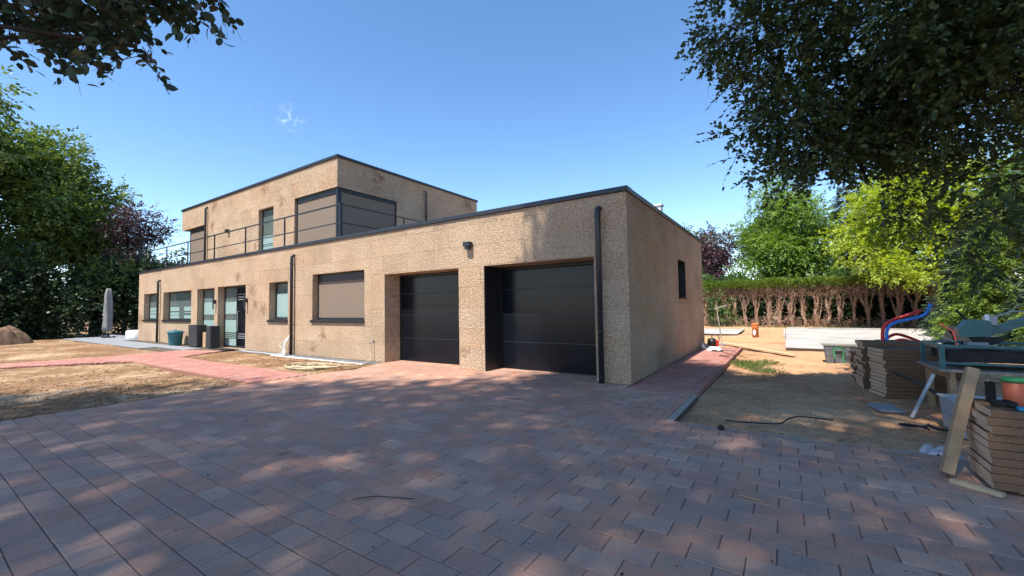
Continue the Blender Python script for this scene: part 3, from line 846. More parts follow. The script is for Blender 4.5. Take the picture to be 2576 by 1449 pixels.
# wall lamps, tap
def wall_lamp(label, x, z, wall_y=0):
    t_ = thing('wall_lamp', label, 'wall lamp', (x, wall_y, z), 'black lamps fixed to the house front')
    b = MB(); b.box(-.04, .04, -.02, 0, -.06, .06); b.build('back_plate', BLACK, t_)
    b = MB(); b.box(-.10, .10, -.16, -.021, -.05, .06, .006); b.build('housing', BLACK, t_)
    b = MB(); b.box(-.06, .06, -.13, -.04, -.12, -.051)
    b.build('shade', BLACK, t_)
    return t_
wall_lamp('black box lamp on the front wall above the pillar between the garage doors', -3.86, 3.02)
wall_lamp('small black box lamp on the upper storey front wall', -20.45, 5.50, UY)
def plate_lamp(label, x, z):
    t_ = thing('wall_lamp', label, 'wall lamp', (x, 0, z), 'black lamps fixed to the house front')
    b = MB(); b.box(-.03, .03, -.10, 0, -.08, .08); b.build('bracket', BLACK, t_)
    b = MB(); b.box(-.05, .05, -.115, -.101, -.32, .24); b.build('plate', BLACK, t_)
plate_lamp('slim black plate lamp on the wall between tall window and entrance door', -17.79, 1.92)
plate_lamp('slim black plate lamp on the wall right of the entrance door', -15.02, 1.92)
tp = thing('outdoor_tap', 'small metal garden tap on the wall left of the first garage', 'tap', (-7.44, 0, .6))
b = MB(); b.tube([(0,0,0),(0,-.09,0),(0,-.11,-.02),(0,-.11,-.09)], .014, 8); b.build('spout', GREYM, tp, True)
b = MB(); b.bar((-.06,-.05,.035),(.06,-.05,.035),.02,.012); b.build('handle', GREYM, tp)

# ------------------------------------------------------------------ things in front of the house
def smooth_path(pts, n=6):
    P = [Vector(p) for p in pts]; out = []
    for i in range(len(P)-1):
        p0 = P[max(i-1,0)]; p1 = P[i]; p2 = P[i+1]; p3 = P[min(i+2,len(P)-1)]
        for k in range(n):
            t = k/n
            out.append(.5*((2*p1) + (p2-p0)*t + (2*p0-5*p1+4*p2-p3)*t*t + (3*p1-p0-3*p2+p3)*t**3))
    out.append(P[-1]); return out
# coiled beige hose
rh = random.Random(3); pts = []
cx, cy = -8.05, -1.62
for k in range(9*16):
    a = 2*math.pi*k/16; lp = k//16
    ox, oy = [(0,0),(.1,.05),(-.15,.02),(.05,-.1),(-.1,.1),(.2,.0),(-.25,-.05),(.1,.1),(.55,.12)][lp]
    rx = [.62,.55,.66,.5,.6,.45,.5,.58,.5][lp]; ry = [.34,.3,.38,.28,.32,.25,.3,.33,.3][lp]
    w = (k % 16)/16
    pts.append((cx+ox+rx*math.cos(a)+rh.uniform(-.02,.02), cy+oy+ry*math.sin(a)+rh.uniform(-.02,.02), .0 + .008*lp + rh.uniform(0,.012)))
pts += [(-7.3,-1.2,.02),(-7.15,-.7,.0),(-7.2,-.45,.02),(-7.35,-.22,.08),(-7.42,-.13,.25),(-7.44,-.115,.42),(-7.44,-.11,.5)]
b = MB(); b.tube(smooth_path(pts, 3), .0155, 7)
tag(b.build('garden_hose', HOSE, None, True), 'beige garden hose coiled on the soil and joined to the wall tap', 'hose')
# white cables by the middle downpipe
b = MB()
for k in range(7):
    x = -11.86 - .03*k + rh.uniform(-.02,.02)
    b.tube(smooth_path([(-11.8,-.06,.62+rh.uniform(-.05,.08)),(x+.03,-.12,.5),(x-.05+rh.uniform(-.1,.1),-.16,.3),(x,-.2,.12),(x+rh.uniform(-.12,.12),-.25,.01),(x-.1+rh.uniform(-.1,.1),-.3,.0)],5), .008, 5)
b.tube(smooth_path([(-11.8,-.05,.6),(-12.1,-.15,.45),(-12.2,-.2,.3),(-12.0,-.2,.22),(-11.9,-.2,.35)],5), .008, 5)
b.tube(smooth_path([(-12,-.28,.02),(-12.6,-.35,.01),(-13.2,-.28,.02),(-14,-.32,.01),(-14.9,-.25,.02)],5), .01, 5)
tag(b.build('cable_bundle', WHITE, None, True), 'bundle of white cables hanging by the middle downpipe', 'cables')
b = MB(); b.tube([(-11.78,-.03,.66),(-11.78,-.09,.66)], .035, 10); tag(b.build('junction_box', WHITE), 'small round white cable outlet on the wall', 'cable outlet')

# teal bin
tb_ = thing('dustbin', 'teal plastic dustbin with a domed lid on the terrace', 'dustbin', (-20.85, -.42, .012))
b = MB(); b.lathe([(.0,0),(.225,0),(.235,.02),(.285,.55),(.30,.56),(.30,.59)], n=24); b.build('body', TEALB, tb_, True)
b = MB(); b.lathe([(.315,.575),(.325,.595),(.30,.62),(.2,.655),(.08,.675),(.0,.68)], n=24); b.build('lid', TEALB, tb_, True)
b = MB(); b.tube([(-.06,0,.67),(-.05,0,.705),(.05,0,.705),(.06,0,.67)], .014, 6); b.build('handle', TEALB, tb_, True)
def planter(label, x0, x1, y0, y1, h):
    t_ = thing('planter', label, 'planter', ((x0+x1)/2, (y0+y1)/2, .012), 'tall charcoal planters by the entrance')
    a, c = (x1-x0)/2, (y1-y0)/2; b = MB()
    def ring(s, z, r=.06):
        o = []
        for qx, qy, a0 in ((a*s-r, c*s-r, 0), (-a*s+r, c*s-r, 90), (-a*s+r, -c*s+r, 180), (a*s-r, -c*s+r, 270)):
            for k in range(4): t = math.radians(a0+30*k); o.append((qx+r*math.cos(t), qy+r*math.sin(t), z))
        return o
    L = [ring(.93,0), ring(.95,.02), ring(.97,h*.5), ring(.99,h-.05), ring(1,h-.03), ring(1,h), ring(.9,h), ring(.88,h-.1)]
    v = [p for r in L for p in r]; n = 16; f = []
    for i in range(len(L)-1):
        for k in range(n): f.append((i*n+k, i*n+(k+1)%n, (i+1)*n+(k+1)%n, (i+1)*n+k))
    b.add(v, f); b.build('pot', PLANTER, t_)
    b = MB(); b.add(ring(.885,h-.09), [tuple(range(16))]); b.build('soil_fill', HEAP, t_)
planter('wide tall charcoal planter beside the teal dustbin', -19.35, -18.45, -.46, -.06, .93)
planter('narrow tall charcoal planter beside the entrance door', -17.60, -17.22, -.43, -.03, .90)
cb = thing('cardboard_box', 'open cardboard box standing between the two charcoal planters', 'box', (-18.15, -.16, .012))
b = MB(); b.box(-.14,.14,-.12,.12,0,.62); b.build('body', CARD, cb)
b = MB(); b.bar((.14,0,.62),(.2,0,.72),.24,.006,(0,1,0)); b.build('flap', CARD, cb)
b = MB(); b.box(-16.55,-15.55,-.62,-.06,.002,.022,.004); tag(b.build('door_mat', MAT), 'dark door mat in front of the entrance door', 'door mat')

# closed parasol with grey cover
ps = thing('parasol', 'closed parasol under a tall grey cover at the terrace end', 'parasol', (-32.5, -.15, .012))
b = MB(); b.tube([(0,0,0),(0,0,2.98)], .03, 10); b.build('pole', GREYM, ps)
b = MB(); b.lathe([(.3,0),(.3,.05),(.1,.07),(.06,.2),(.05,.3)], n=16); b.build('base', BLACK, ps)
prof = [(.09,.42),(.20,.40),(.21,.7),(.195,1.2),(.21,1.7),(.185,2.2),(.17,2.6),(.13,2.92),(.10,3.03),(.0,3.04)]
v = []; f = []; n = 28; rr = random.Random(5)
ph = [rr.uniform(0,6.28) for _ in range(6)]
for i, (r, z) in enumerate(prof):
    for k in range(n):
        t = 2*math.pi*k/n; w = 1 + .16*math.sin(5*t+ph[0]+z*.4) + .09*math.sin(9*t+ph[1]-z) + .03*math.sin(z*7+ph[2]+t)
        v.append((r*w*math.cos(t), r*w*math.sin(t), z))
for i in range(len(prof)-1):
    for k in range(n): f.append((i*n+k, i*n+(k+1)%n, (i+1)*n+(k+1)%n, (i+1)*n+k))
b = MB(); b.add(v, f); b.build('cover', COVER, ps, True)
# covered garden furniture left of the house corner
b = MB(); v = []; f = []; n = 24
for i, (s, z) in enumerate([(1.0,.02),(1.03,.1),(1.0,.3),(.97,.42),(.85,.47),(.0,.48)]):
    for k in range(n):
        t = 2*math.pi*k/n; q = 3.2; c, s_ = math.cos(t), math.sin(t)
        r = (abs(c)**q + abs(s_)**q)**(-1/q)*(1+.03*math.sin(7*t+z*5))
        v.append((.75*s*r*c, .42*s*r*s_, z + .015*math.sin(5*t)))
for i in range(5):
    for k in range(n): f.append((i*n+k, i*n+(k+1)%n, (i+1)*n+(k+1)%n, (i+1)*n+k))
b.add(v, f); o = b.build('covered_bench', WHITE, None, True); o.location = (-29.55, .45, .012)
tag(o, 'low garden seat under a pale cover behind the house corner', 'garden seat')
b = MB(); b.box(-36.6,-30.2,-.75,-.2,.0,.10,.01); o = b.build('stone_step', STONE); o.location = (-.0, .9, 0); tag(o, 'low grey stone step at the terrace edge below the parasol', 'step')
# soil heap
def heap(label, cx, cy, rx, ry, h, seed, mat, name='soil_heap'):
    nz = make_noise2(seed, 40, .3, 6, .75); n = 80
    xs = np.linspace(-1.3, 1.3, n)
    def zf(X, Y):
        r = np.sqrt(X**2 + Y**2); base = np.clip(1.25 - r**2.2*1.15, -.4, 1)
        return h*(base + .15*nz(X*rx*1.6, Y*ry*1.6)*np.clip(1.4-r, 0, 1)) - .06
    me = grid_mesh(name, xs, xs, zf, mat); v = np.zeros(len(me.vertices)*3, np.float32); me.vertices.foreach_get('co', v)
    v = v.reshape(-1, 3); v[:, 0] = v[:, 0]*rx; v[:, 1] = v[:, 1]*ry; me.vertices.foreach_set('co', v.ravel()); me.update()
    o = link(name, me); o.location = (cx, cy, 0); return tag(o, label, name.replace('_', ' '))
heap('brown heap of dug earth under the trees at the far left', -32.6, -4.7, 1.3, 1.5, .98, 41, HEAP)

# ------------------------------------------------------------------ building site on the right
def slab_thing(label, x0, x1, y0, y1, z0, z1, name='concrete_slab'):
    t_ = thing(name, label, 'concrete slab', ((x0+x1)/2, (y0+y1)/2, z0))
    a, c, h = (x1-x0)/2, (y1-y0)/2, z1-z0
    b = MB(); b.box(-a, a, -c, c, 0, h-.03); b.build('footing', CONCS, t_)  # dark colour stands in for the shade below the slab's overhang
    b = MB(); b.box(-a-.012, a+.012, -c-.012, c+.012, h-.03, h, .006); b.build('screed', CONC, t_)
    return t_
slab_thing('pale concrete slab on the sand behind the house corner, left of the orange pipe', -6.5, .45, 14.9, 19.2, -.16, .03)
slab_thing('large white concrete slab with upright rim behind the mortar tub', 2.42, 9.6, 8.75, 20.2, -.16, .02)
# upright rim of white insulation boards at the slab's rear and left edge
for k in range(7):
    b = MB(); b.box(2.46 + k*1.0, 3.44 + k*1.0, 20.22, 20.28, -.1, .10, .004)
    tag(b.build('rim_board', CONC), 'white rim board at the rear of the large slab, %s from the left' % ('first second third fourth fifth sixth seventh'.split()[k]), 'board', 'white rim boards behind the slab')
b = MB(); b.box(2.33, 2.40, 12.3, 18.0, -.1, .14, .004); tag(b.build('rim_board', CONC), 'white insulation strip along the left edge of the large slab', 'board')
# shuttering boards
def board(label, a, c, w, h, mat=TIMBER, name='shuttering_board', cat='board', stakes=()):
    t_ = thing(name, label, cat, a); b = MB(); A = Vector(a); b.bar((0,0,0), Vector(c)-A, w, h); b.build('plank', mat, t_)
    for s in stakes:
        b = MB(); p = (Vector(c)-A)*s; b.box(p.x-.05, p.x+.05, p.y-.075, p.y-.022, -.25, .13); b.build('stake', mat, t_)
board('pale timber shuttering board set on edge in front of the orange pipe', (-.8,12.1,-.02), (2.4,12.3,-.02), .03, .17, TIMBER, stakes=(.15,.55,.9))
board('pale timber shuttering board set on edge near the hedge', (.2,19.6,.0), (2.4,20.0,.0), .03, .18, TIMBER)
board('long pale plank lying on the sand beyond the side path', (.42,9.75,.02), (2.62,6.95,-.04), .19, .035, TIMBER, 'plank', 'plank')
b = MB(); b.tube([(.9,8.4,-.05),(1.6,7.6,-.05),(2.2,7.2,-.055)], .012, 6); tag(b.build('iron_rod', RUBBER), 'dark rod lying beside the long pale plank', 'rod')
# orange drain pipe
op = thing('drain_pipe', 'orange plastic drain pipe stub standing upright in the sand', 'pipe', (1.28, 13.8, -.1))
b = MB(); b.lathe([(.125,0),(.125,.45),(.14,.48),(.14,.66),(.135,.66)], n=20); b.build('pipe', ORANGE, op, True)
b = MB(); b.lathe([(.15,.60),(.155,.62),(.155,.66),(.15,.68),(.12,.69)], n=20); b.build('socket_rim', ORANGE, op, True)
b = MB(); b.add([(.02*0+.06*math.cos(t)-.03, -.127-.002*math.cos(t), .28+.13*math.sin(t)) for t in [k*math.pi/8 for k in range(16)]], [tuple(range(16))]); b.build('label_sticker', WHITE, op)
# mixing tub with green stand
def tub(name, label, x, y, a, c, h, flare, mat, z=-.09, rz=0):
    t_ = thing(name, label, 'tub', (x, y, z), None, rz)
    def ring(s, zz): return [(-a*s,-c*s,zz),(a*s,-c*s,zz),(a*s,c*s,zz),(-a*s,c*s,zz)]
    L = [ring(1,0), ring(flare,h-.02), ring(flare+.06,h-.018), ring(flare+.06,h), ring(flare-.03,h), ring(.96,.04)]
    v = [p for r in L for p in r]; f = [(3,2,1,0)]
    for i in range(5):
        for k in range(4): f.append((i*4+k, i*4+(k+1)%4, (i+1)*4+(k+1)%4, (i+1)*4+k))
    f.append((20,21,22,23)); b = MB(); b.add(v, f); b.build('shell', mat, t_)
    b = MB(); b.add([(-a*1.05,-c*1.05,h*.5),(a*1.05,-c*1.05,h*.5),(a*1.05,c*1.05,h*.5),(-a*1.05,c*1.05,h*.5)], [(0,1,2,3)]); b.build('mortar', CONCS, t_)
    return t_
t1 = tub('mortar_tub', 'dark grey mortar tub with plank lid standing before the white slab', 3.58, 5.95, .27, .2, .46, 1.16, TUBM)
b = MB(); b.box(-.36,.36,-.24,.2,.462,.482); b.build('lid_board', OLDWOOD, t1)
gs = thing('mixing_stand', 'small green metal stand leaning against the dark mortar tub', 'stand', (3.56, 5.66, -.09))
for a, c in (((.08,0,0),(.08,0,.42)), ((-.1,0,.14),(-.1,0,.42)), ((-.1,0,.40),(.1,0,.40))):
    b = MB(); b.bar(a, c, .028, .028); b.build('bar', GREENP, gs)
bk = thing('bucket', 'brown mortar bucket between the dark tub and the board stacks', 'bucket', (3.86, 5.0, -.09))
b = MB(); b.lathe([(.12,0),(.125,.01),(.16,.26),(.17,.27),(.17,.29),(.15,.29),(.12,.03)], n=18); b.build('shell', CONCS, bk, True)
b = MB(); b.tube([(.165*math.cos(t), .165*math.sin(t)*.3-.15*abs(math.sin(t)), .27-.1*math.sin(t)) for t in [k*math.pi/8 for k in range(9)]], .005, 5); b.build('handle', GREYM, bk)
# machine, cables and rag at the house corner
gm = thing('stone_grinder', 'black and red power cutter resting on the brick path by the wall', 'power tool', (.32, 7.6, .01))
b = MB(); b.tube([(-.05,-.05,.2),(.1,.05,.2)], .13, 14); b.build('wheel_guard', BLACK, gm, True)
b = MB(); b.box(-.1,.22,.03,.25,.05,.26,.03); b.build('engine', REDP, gm)
b = MB(); b.tube(smooth_path([(.05,.2,.24),(.0,.22,.4),(.18,.22,.42),(.24,.2,.26)],4), .016, 7); b.build('handle', BLACK, gm, True)
b = MB(); b.box(.2,.42,.08,.16,.1,.16,.01); b.build('cutting_arm', GREYM, gm)
b = MB(); b.tube([(-.02,0,0),(-.02,.06,0)], .05, 10); b.build('foot', RUBBER, gm)
def rag(name, label, cat, x, y, z, s, h, seed, mat):
    nz = make_noise2(seed, 24, .6, 4, .8); xs = np.linspace(-1, 1, 28)
    me = grid_mesh(name, xs, xs, lambda X, Y: h*(.5+.5*np.clip(nz(X*1.2, Y*1.2), -1, 1.6))*np.clip(1.25-X**2-Y**2, 0.02, 1), mat,
                   keep=lambda X, Y: X**2 + Y**2 < .9 + .15*np.sin(5*np.arctan2(Y, X)+seed))
    v = np.zeros(len(me.vertices)*3, np.float32); me.vertices.foreach_get('co', v); v = v.reshape(-1, 3); v[:, 0] *= s[0]; v[:, 1] *= s[1]
    me.vertices.foreach_set('co', v.ravel()); me.update(); o = link(name, me); o.location = (x, y, z); return tag(o, label, cat)
rag('rag', 'crumpled white rag on the red brick path', 'rag', .55, 6.75, .015, (.26,.22), .10, 7, WHITE)
rag('paper_cup', 'small white sack lying by the house corner', 'sack', .13, 7.25, .012, (.10,.10), .15, 8, WHITE)
for k, (lab, pts) in enumerate([('thin dark cable trailing from the cutter across the brick path', [(.4,7.5,.02),(.8,6.9,.02),(1.1,6.6,.03),(1.3,6.2,-.06),(1.5,5.9,-.07)]),
      ('thin dark cable looping over the path edge beside the grass', [(.7,6.7,.02),(1.0,6.0,.02),(1.18,5.6,.03),(1.3,5.2,-.06),(1.4,4.9,-.065)]),
      ('thin bent wire on the near part of the brick path', [(1.35,5.0,-.06),(1.1,5.35,.02),(.85,5.45,.02),(.87,5.3,.02),(1.1,5.05,.02),(1.3,4.7,-.05)])]):
    b = MB(); b.tube(smooth_path(pts, 5), .008, 5); tag(b.build('cable', RUBBER, None, True), lab, 'cable')
sp_ = thing('garden_spade', 'long-handled tool leaning beyond the house corner', 'garden tool', (.28, 9.6, -.09))
b = MB(); b.tube([(.12,0,.25),(-.05,.3,1.55)], .02, 8); b.build('shaft', OLDWOOD, sp_)
b = MB(); b.bar((.16,-.06,.02),(.12,0,.3),.16,.012,(1,0,0)); b.build('blade', GREYM, sp_)
b = MB(); b.bar((-.22,.2,1.36),(.3,.5,1.52),.05,.05); b.build('crossbar', OLDWOOD, sp_)

# cork board stacks
rb = random.Random(12)
ORD = ['topmost', 'second from the top', 'third from the top', 'fourth from the top', 'fifth from the top', 'sixth from the top', 'seventh from the top', 'eighth from the top', 'ninth from the top', 'tenth from the top', 'eleventh from the top', 'twelfth from the top', 'lowest']
def board_stack(label, group, x, y, z, n, th, lx=1.0, ly=.5, jx=.05, jy=.03, gaps=(), rz=0):
    zz = z
    me_cache = {}
    for k in range(n):
        t_ = th
        b = MB(); b.box(-.0, lx, 0, ly, 0, t_-.003, .003)
        me = b.mesh('cork_sheet'); me.materials.append(CORKB); me.materials.append(CORKE)
        for pl_ in me.polygons: pl_.material_index = 1 if abs(pl_.normal.x) > .9 else 0
        o = link('cork_sheet', me, None, None, (x + rb.uniform(-jx, jx), y + rb.uniform(-jy, jy), zz)); o.rotation_euler = (0, 0, rz + rb.gauss(0, .006))
        tag(o, '%s, %s' % (label, ORD[n-1-k] if k else 'lowest'), 'cork board', group); zz += t_
        if k in gaps: zz += .004
    return zz
ztop1 = board_stack('brown cork board of the stack under the orange bucket', 'cork boards in the nearest stack', 3.77, -3.02, .03, 10, .061, jx=.014, jy=.012)
ztop2 = board_stack('brown cork board of the front stack left of the workbench', 'cork boards in the front middle stack', 3.78, 1.2, -.07, 13, .06, jx=.02, jy=.015, rz=.27)
ztop3 = board_stack('brown cork board of the tall stack behind the front one', 'cork boards in the rear middle stack', 3.62, 1.95, -.07, 12, .07, jx=.045, jy=.02, rz=.1)
ztop4 = board_stack('brown cork board of the low rearmost stack', 'cork boards in the low rear stack', 3.56, 2.65, -.07, 9, .07, jx=.07, jy=.03)
b = MB(); b.bar((3.56,-2.90,.015),(3.80,-3.08,.015),.05,.03); tag(b.build('batten', TIMBER), 'short pale batten on the drive in front of the nearest stack', 'batten')
b = MB(); b.bar((3.95,-2.95,.014),(3.95,-2.45,.014),.07,.028); tag(b.build('batten', TIMBER2), 'timber bearer under the nearest stack of cork boards', 'batten')
# leaning timber post
b = MB(); b.bar((3.565,-2.77,.03),(3.81,-2.56,.90),.075,.10,(0,-1,.2)); tag(b.build('timber_post', TIMBER2), 'square timber post leaning against the nearest board stack', 'timber post')
# things on the nearest stack
ob = thing('paint_bucket', 'orange bucket with green rim standing on the nearest board stack', 'bucket', (3.985, -2.78, ztop1))
b = MB(); b.lathe([(.062,0),(.065,.01),(.072,.21),(.068,.21),(.058,.02)], n=18); b.build('shell', ORB, ob, True)
b = MB(); b.lathe([(.074,.195),(.077,.205),(.077,.222),(.070,.226)], n=18); b.build('rim', GREENP, ob, True)
b = MB(); b.box(3.93,4.12,-3.0,-2.92,ztop1,ztop1+.03,.008); tag(b.build('tool_case', CYAN), 'flat cyan plastic case on the nearest board stack', 'case')
b = MB(); rr = random.Random(2); pts = []
for k in range(60):
    a = 2*math.pi*k/14; pts.append((3.89+(.06+rr.uniform(-.012,.012))*math.cos(a), -2.88+(.07+rr.uniform(-.012,.012))*math.sin(a), ztop1+.012+.0006*k))
b.tube(pts, .008, 6); tag(b.build('cable_coil', RUBBER, None, True), 'black cable coil on top of the nearest board stack', 'cable')
b = MB(); b.box(3.86,3.91,-2.68,-2.62,ztop1,ztop1+.17,.006); tag(b.build('battery_pack', RUBBER), 'upright black tool battery on the nearest board stack', 'battery')
b = MB(); b.lathe([(.0,0),(.11,0),(.12,.012),(.11,.028),(.0,.032)], n=20); o = b.build('cork_disc', TIMBER, None, True); o.location = (3.99, -3.22, .001); tag(o, 'round pale wooden disc on the drive at the right edge', 'disc')
rag('plastic_bag', 'crumpled clear plastic bag beside the leaning timber post', 'plastic bag', 3.72, -2.05, -.06, (.2,.14), .13, 15, BAGM)
# grey paving slab and cables on the sand
b = MB(); b.box(-.14,.14,-.22,.22,0,.035,.004); o = b.build('paving_slab', STONE); o.location = (3.63,.28,-.075); o.rotation_euler = (0,.02,.25); tag(o, 'loose grey paving slab lying on the sand', 'slab')
b = MB(); pts = [(3.73+.13*math.cos(a), -.80+.1*math.sin(a), -.06+.004*k) for k, a in enumerate([i*.45 for i in range(15)])] + [(3.95,-.72,-.06),(4.2,-.8,-.06)]
b.tube(smooth_path(pts,3), .012, 6); tag(b.build('rubber_cable', RUBBER, None, True), 'thick black cable loop on the sand beside the grey tub', 'cable')
b = MB(); b.tube(smooth_path([(1.75,-1.55,-.06),(2.05,-1.5,-.06),(2.35,-1.38,-.06),(2.45,-1.1,-.05),(2.6,-.85,-.06),(2.95,-.85,-.06)],5), .009, 6)
tag(b.build('hose_piece', RUBBER, None, True), 'dark green hose piece lying on the soil near the drive edge', 'hose')
# workbench
wb = thing('workbench', 'rough timber workbench carrying the teal tile saw', 'workbench', (4.2, 0, -.085))
b = MB(); b.add([(-.04,.0,.63),(2.2,.0,.63),(2.2,1.0,.63),(-.08,.95,.63),(-.04,.0,.66),(2.2,.0,.66),(2.2,1.0,.66),(-.08,.95,.66)], [(3,2,1,0),(4,5,6,7),(0,1,5,4),(1,2,6,5),(2,3,7,6),(3,0,4,7)]); b.build('top', OLDWOOD, wb)
b = MB(); b.bar((.02,.9,.58),(.1,.1,.575),.04,.1); b.build('apron', TIMBER2, wb)
for x, y in ((.03,.85),(.12,.25),(2.0,.1),(2.0,.9)):
    b = MB(); b.box(x-.035,x+.035,y-.05,y+.05,-.01,.63); b.build('leg', TIMBER2, wb)
b = MB(); b.box(.15,2.0,.5,.54,.15,.45); b.build('back_board', OLDWOOD, wb)
b = MB(); b.tube([(3.83,-.15,-.07),(4.10,.02,.50)], .022, 10); tag(b.build('metal_prop', GREYM), 'slanted silver prop tube leaning against the workbench', 'prop')
b = MB(); b.tube(smooth_path([(3.84,1.12,.37),(3.95,.6,.34),(4.05,-.05,.30),(4.14,-.55,.20)],4), .022, 8); tag(b.build('black_tube', RUBBER, None, True), 'black flexible tube running from the stacks to the grey tub', 'tube')
tub('mixing_tub', 'light grey rectangular mixing tub under the workbench', 4.42, -.66, .33, .27, .40, 1.08, GREYM, -.085, .05)
# teal tile saw
ts = thing('tile_saw', 'teal bridge tile saw with slanted arm standing on the workbench', 'tile saw', (4.2, 0, .575))
for x, y in ((0,.06),(-.03,.84),(2.0,.06),(2.0,.84)):
    b = MB(); b.box(x-.025,x+.025,y-.03,y+.03,0,.29); b.build('leg', TEAL, ts)
for y in (.06,.84):
    b = MB(); b.box(-.03,2.05,y-.02,y+.02,.291,.325); b.build('rail', TEAL, ts)
b = MB(); b.box(-.035,.035,.085,.815,.27,.32); b.build('end_bar', TEAL, ts)
b = MB(); b.box(.05,2.0,.10,.80,.10,.255,.01); b.build('water_tray', RUBBER, ts)
b = MB(); b.box(.03,1.97,.04,.055,.07,.10); b.build('lower_rail', TEAL, ts)
b = MB(); b.prism_y([(.26,.41),(.25,.52),(.35,.65),(.54,.64),(.60,.54),(.55,.42)], .38, .56); b.build('head', TEAL, ts)
b = MB(); b.prism_y([(.53+.16*math.cos(t), .415+.115*math.sin(t)) for t in [math.pi + k*math.pi/12 for k in range(13)]], .44, .50); b.build('blade_guard', RUBBER, ts)
b = MB(); b.bar((.50,.47,.45),(1.12,.47,.74),.10,.10); b.build('arm', TEAL, ts)
b = MB(); b.box(.52,.63,.40,.54,.57,.70,.01); b.build('motor', GREYM, ts)
b = MB(); b.box(.51,.55,.39,.41,.60,.72); b.build('switch_box', WHITE, ts)
b = MB(); b.tube([(.26,.47,.78),(.43,.47,.55)], .014, 8); b.build('handle', RUBBER, ts)
b = MB(); b.tube([(.12,.75,.42),(.33,.6,.28)], .008, 6); b.build('guide_rod', GREYM, ts)
b = MB(); b.box(.34,.54,.42,.6,.257,.34,.006); b.build('stone_block', STONE, ts)
b = MB(); b.tube(smooth_path([(.62,.47,.68),(.8,.46,.76),(1.0,.46,.72)],5), .01, 6); b.build('cable', GREYM, ts)
# red and blue conduits
for lab, mat, pts in [('red conduit curving up behind the board stacks', REDP, [(4.30,4.9,.55),(4.33,4.95,.85),(4.46,5.0,1.02),(4.75,5.05,1.16),(5.0,5.1,1.26)]),
                      ('blue conduit curving up above the red one', BLUEP, [(4.36,4.8,.55),(4.38,4.85,.82),(4.50,4.9,.98),(4.8,4.95,1.08),(5.05,5.0,1.18),(5.16,5.0,1.42)]),
                      ('red conduit running along the ground behind the saw', REDP, [(4.35,4.9,.62),(4.6,5.2,.72),(5.0,5.6,.56),(5.4,6.0,.35)]),
                      ('second red conduit lying below the first one', REDP, [(4.42,4.8,.55),(4.7,5.1,.60),(5.1,5.5,.42),(5.5,5.9,.2)]),
                      ('blue conduit lying on the ground behind the saw', BLUEP, [(5.35,6.0,.36),(5.7,6.4,.22),(6.2,6.9,.18),(6.6,7.3,.10)]),
                      ('thin blue conduit beside the lying blue one', BLUEP, [(5.4,5.8,.26),(5.8,6.2,.12),(6.3,6.6,.05)])]:
    b = MB(); b.tube(smooth_path(pts, 6), .034, 10); tag(b.build('conduit', mat, None, True), lab, 'conduit', 'red and blue conduits')
# crate of fittings that holds the conduits, wheelbarrow handles and pallet farther back
cr = thing('fittings_crate', 'dark crate on the sand from which the conduits rise', 'crate', (4.5, 4.9, -.09))
b = MB(); b.box(-.3,.4,-.3,.3,0,.68,.01); b.build('body', OLDWOOD, cr)
wbw = thing('wheelbarrow', 'upturned wheelbarrow with red frame behind the tile saw', 'wheelbarrow', (6.3, 7.6, -.09))
for s in (-.16, .16):
    b = MB(); b.tube([(s,-.3,.05),(s*1.2,.1,.75),(s*1.2-.2,.3,.95)], .022, 7); b.build('handle_bar', DKRED, wbw)
b = MB(); b.add([(-.35,.1,.5),(.35,.1,.5),(.3,.9,.2),(-.3,.9,.2),(-.25,.2,.9),(.25,.2,.9),(.2,.9,.6),(-.2,.9,.6)], [(0,1,5,4),(1,2,6,5),(2,3,7,6),(3,0,4,7),(4,5,6,7)]); b.build('tray', RUBBER, wbw)
b = MB(); b.tube([(-.04,1.05,.2),(.04,1.05,.2)], .2, 14); b.build('wheel', RUBBER, wbw)
pl = thing('pallet', 'weathered wooden pallet standing upright under the far conifers', 'pallet', (9.1, 12.2, -.09))
for k in range(5):
    b = MB(); b.box(-.5+k*.22,-.38+k*.22,-.02,.0,.02,1.0); b.build('slat', OLDWOOD, pl)
for z in (.1,.5,.9): b = MB(); b.box(-.5,.52,.001,.08,z-.05,z+.05); b.build('bearer', OLDWOOD, pl)
# small litter on the drive
rr = random.Random(31)
for k in range(16):
    x, y = rr.uniform(-2.5, 3.2), rr.uniform(-6.2, -2.6)
    b = MB(); s = rr.uniform(.012,.022); b.add([(0,0,.003),(s,.5*s,.007),(2*s,0,.004),(s,-.5*s,.006)], [(0,1,2,3)])
    o = b.build('fallen_leaf', TWIG); o.location = (x, y, .002); o.rotation_euler = (0,0,rr.uniform(0,6)); tag(o, 'tiny dry leaf fallen on the paved drive', 'leaf', 'dry leaves on the drive')
o = clods('drive_litter', TWIG, 420, lambda r, n: np.stack([r.uniform(-6.5, 4.2, n), r.uniform(-6.8, -.3, n)], -1)[:n], lambda x, y: x*0 + .001, .003, .008, 77)
tag(o, 'tiny dark grit and leaf crumbs strewn over the paved drive', 'litter', kind='stuff')
b = MB(); b.tube(smooth_path([(-.42,-5.72,.012),(-.3,-5.6,.016),(-.15,-5.52,.012),(.0,-5.46,.014)],4), .0032, 5); tag(b.build('twig', TWIG, None, True), 'thin dark twig lying on the drive in the foreground', 'twig')
b = MB(); b.tube([(2.12,-4.08,.01),(2.28,-4.11,.01)], .008, 5); tag(b.build('wood_splinter', TIMBER2), 'small brown wood splinter on the drive', 'splinter')
b = MB(); b.lathe([(.0,-.02),(.03,-.01),(.04,.015),(.025,.04),(.0,.045)], n=9); o = b.build('pebble', RUBBER, None, True); o.location = (1.78,-2.25,.01); tag(o, 'dark pebble on the drive edge by the soil', 'pebble')

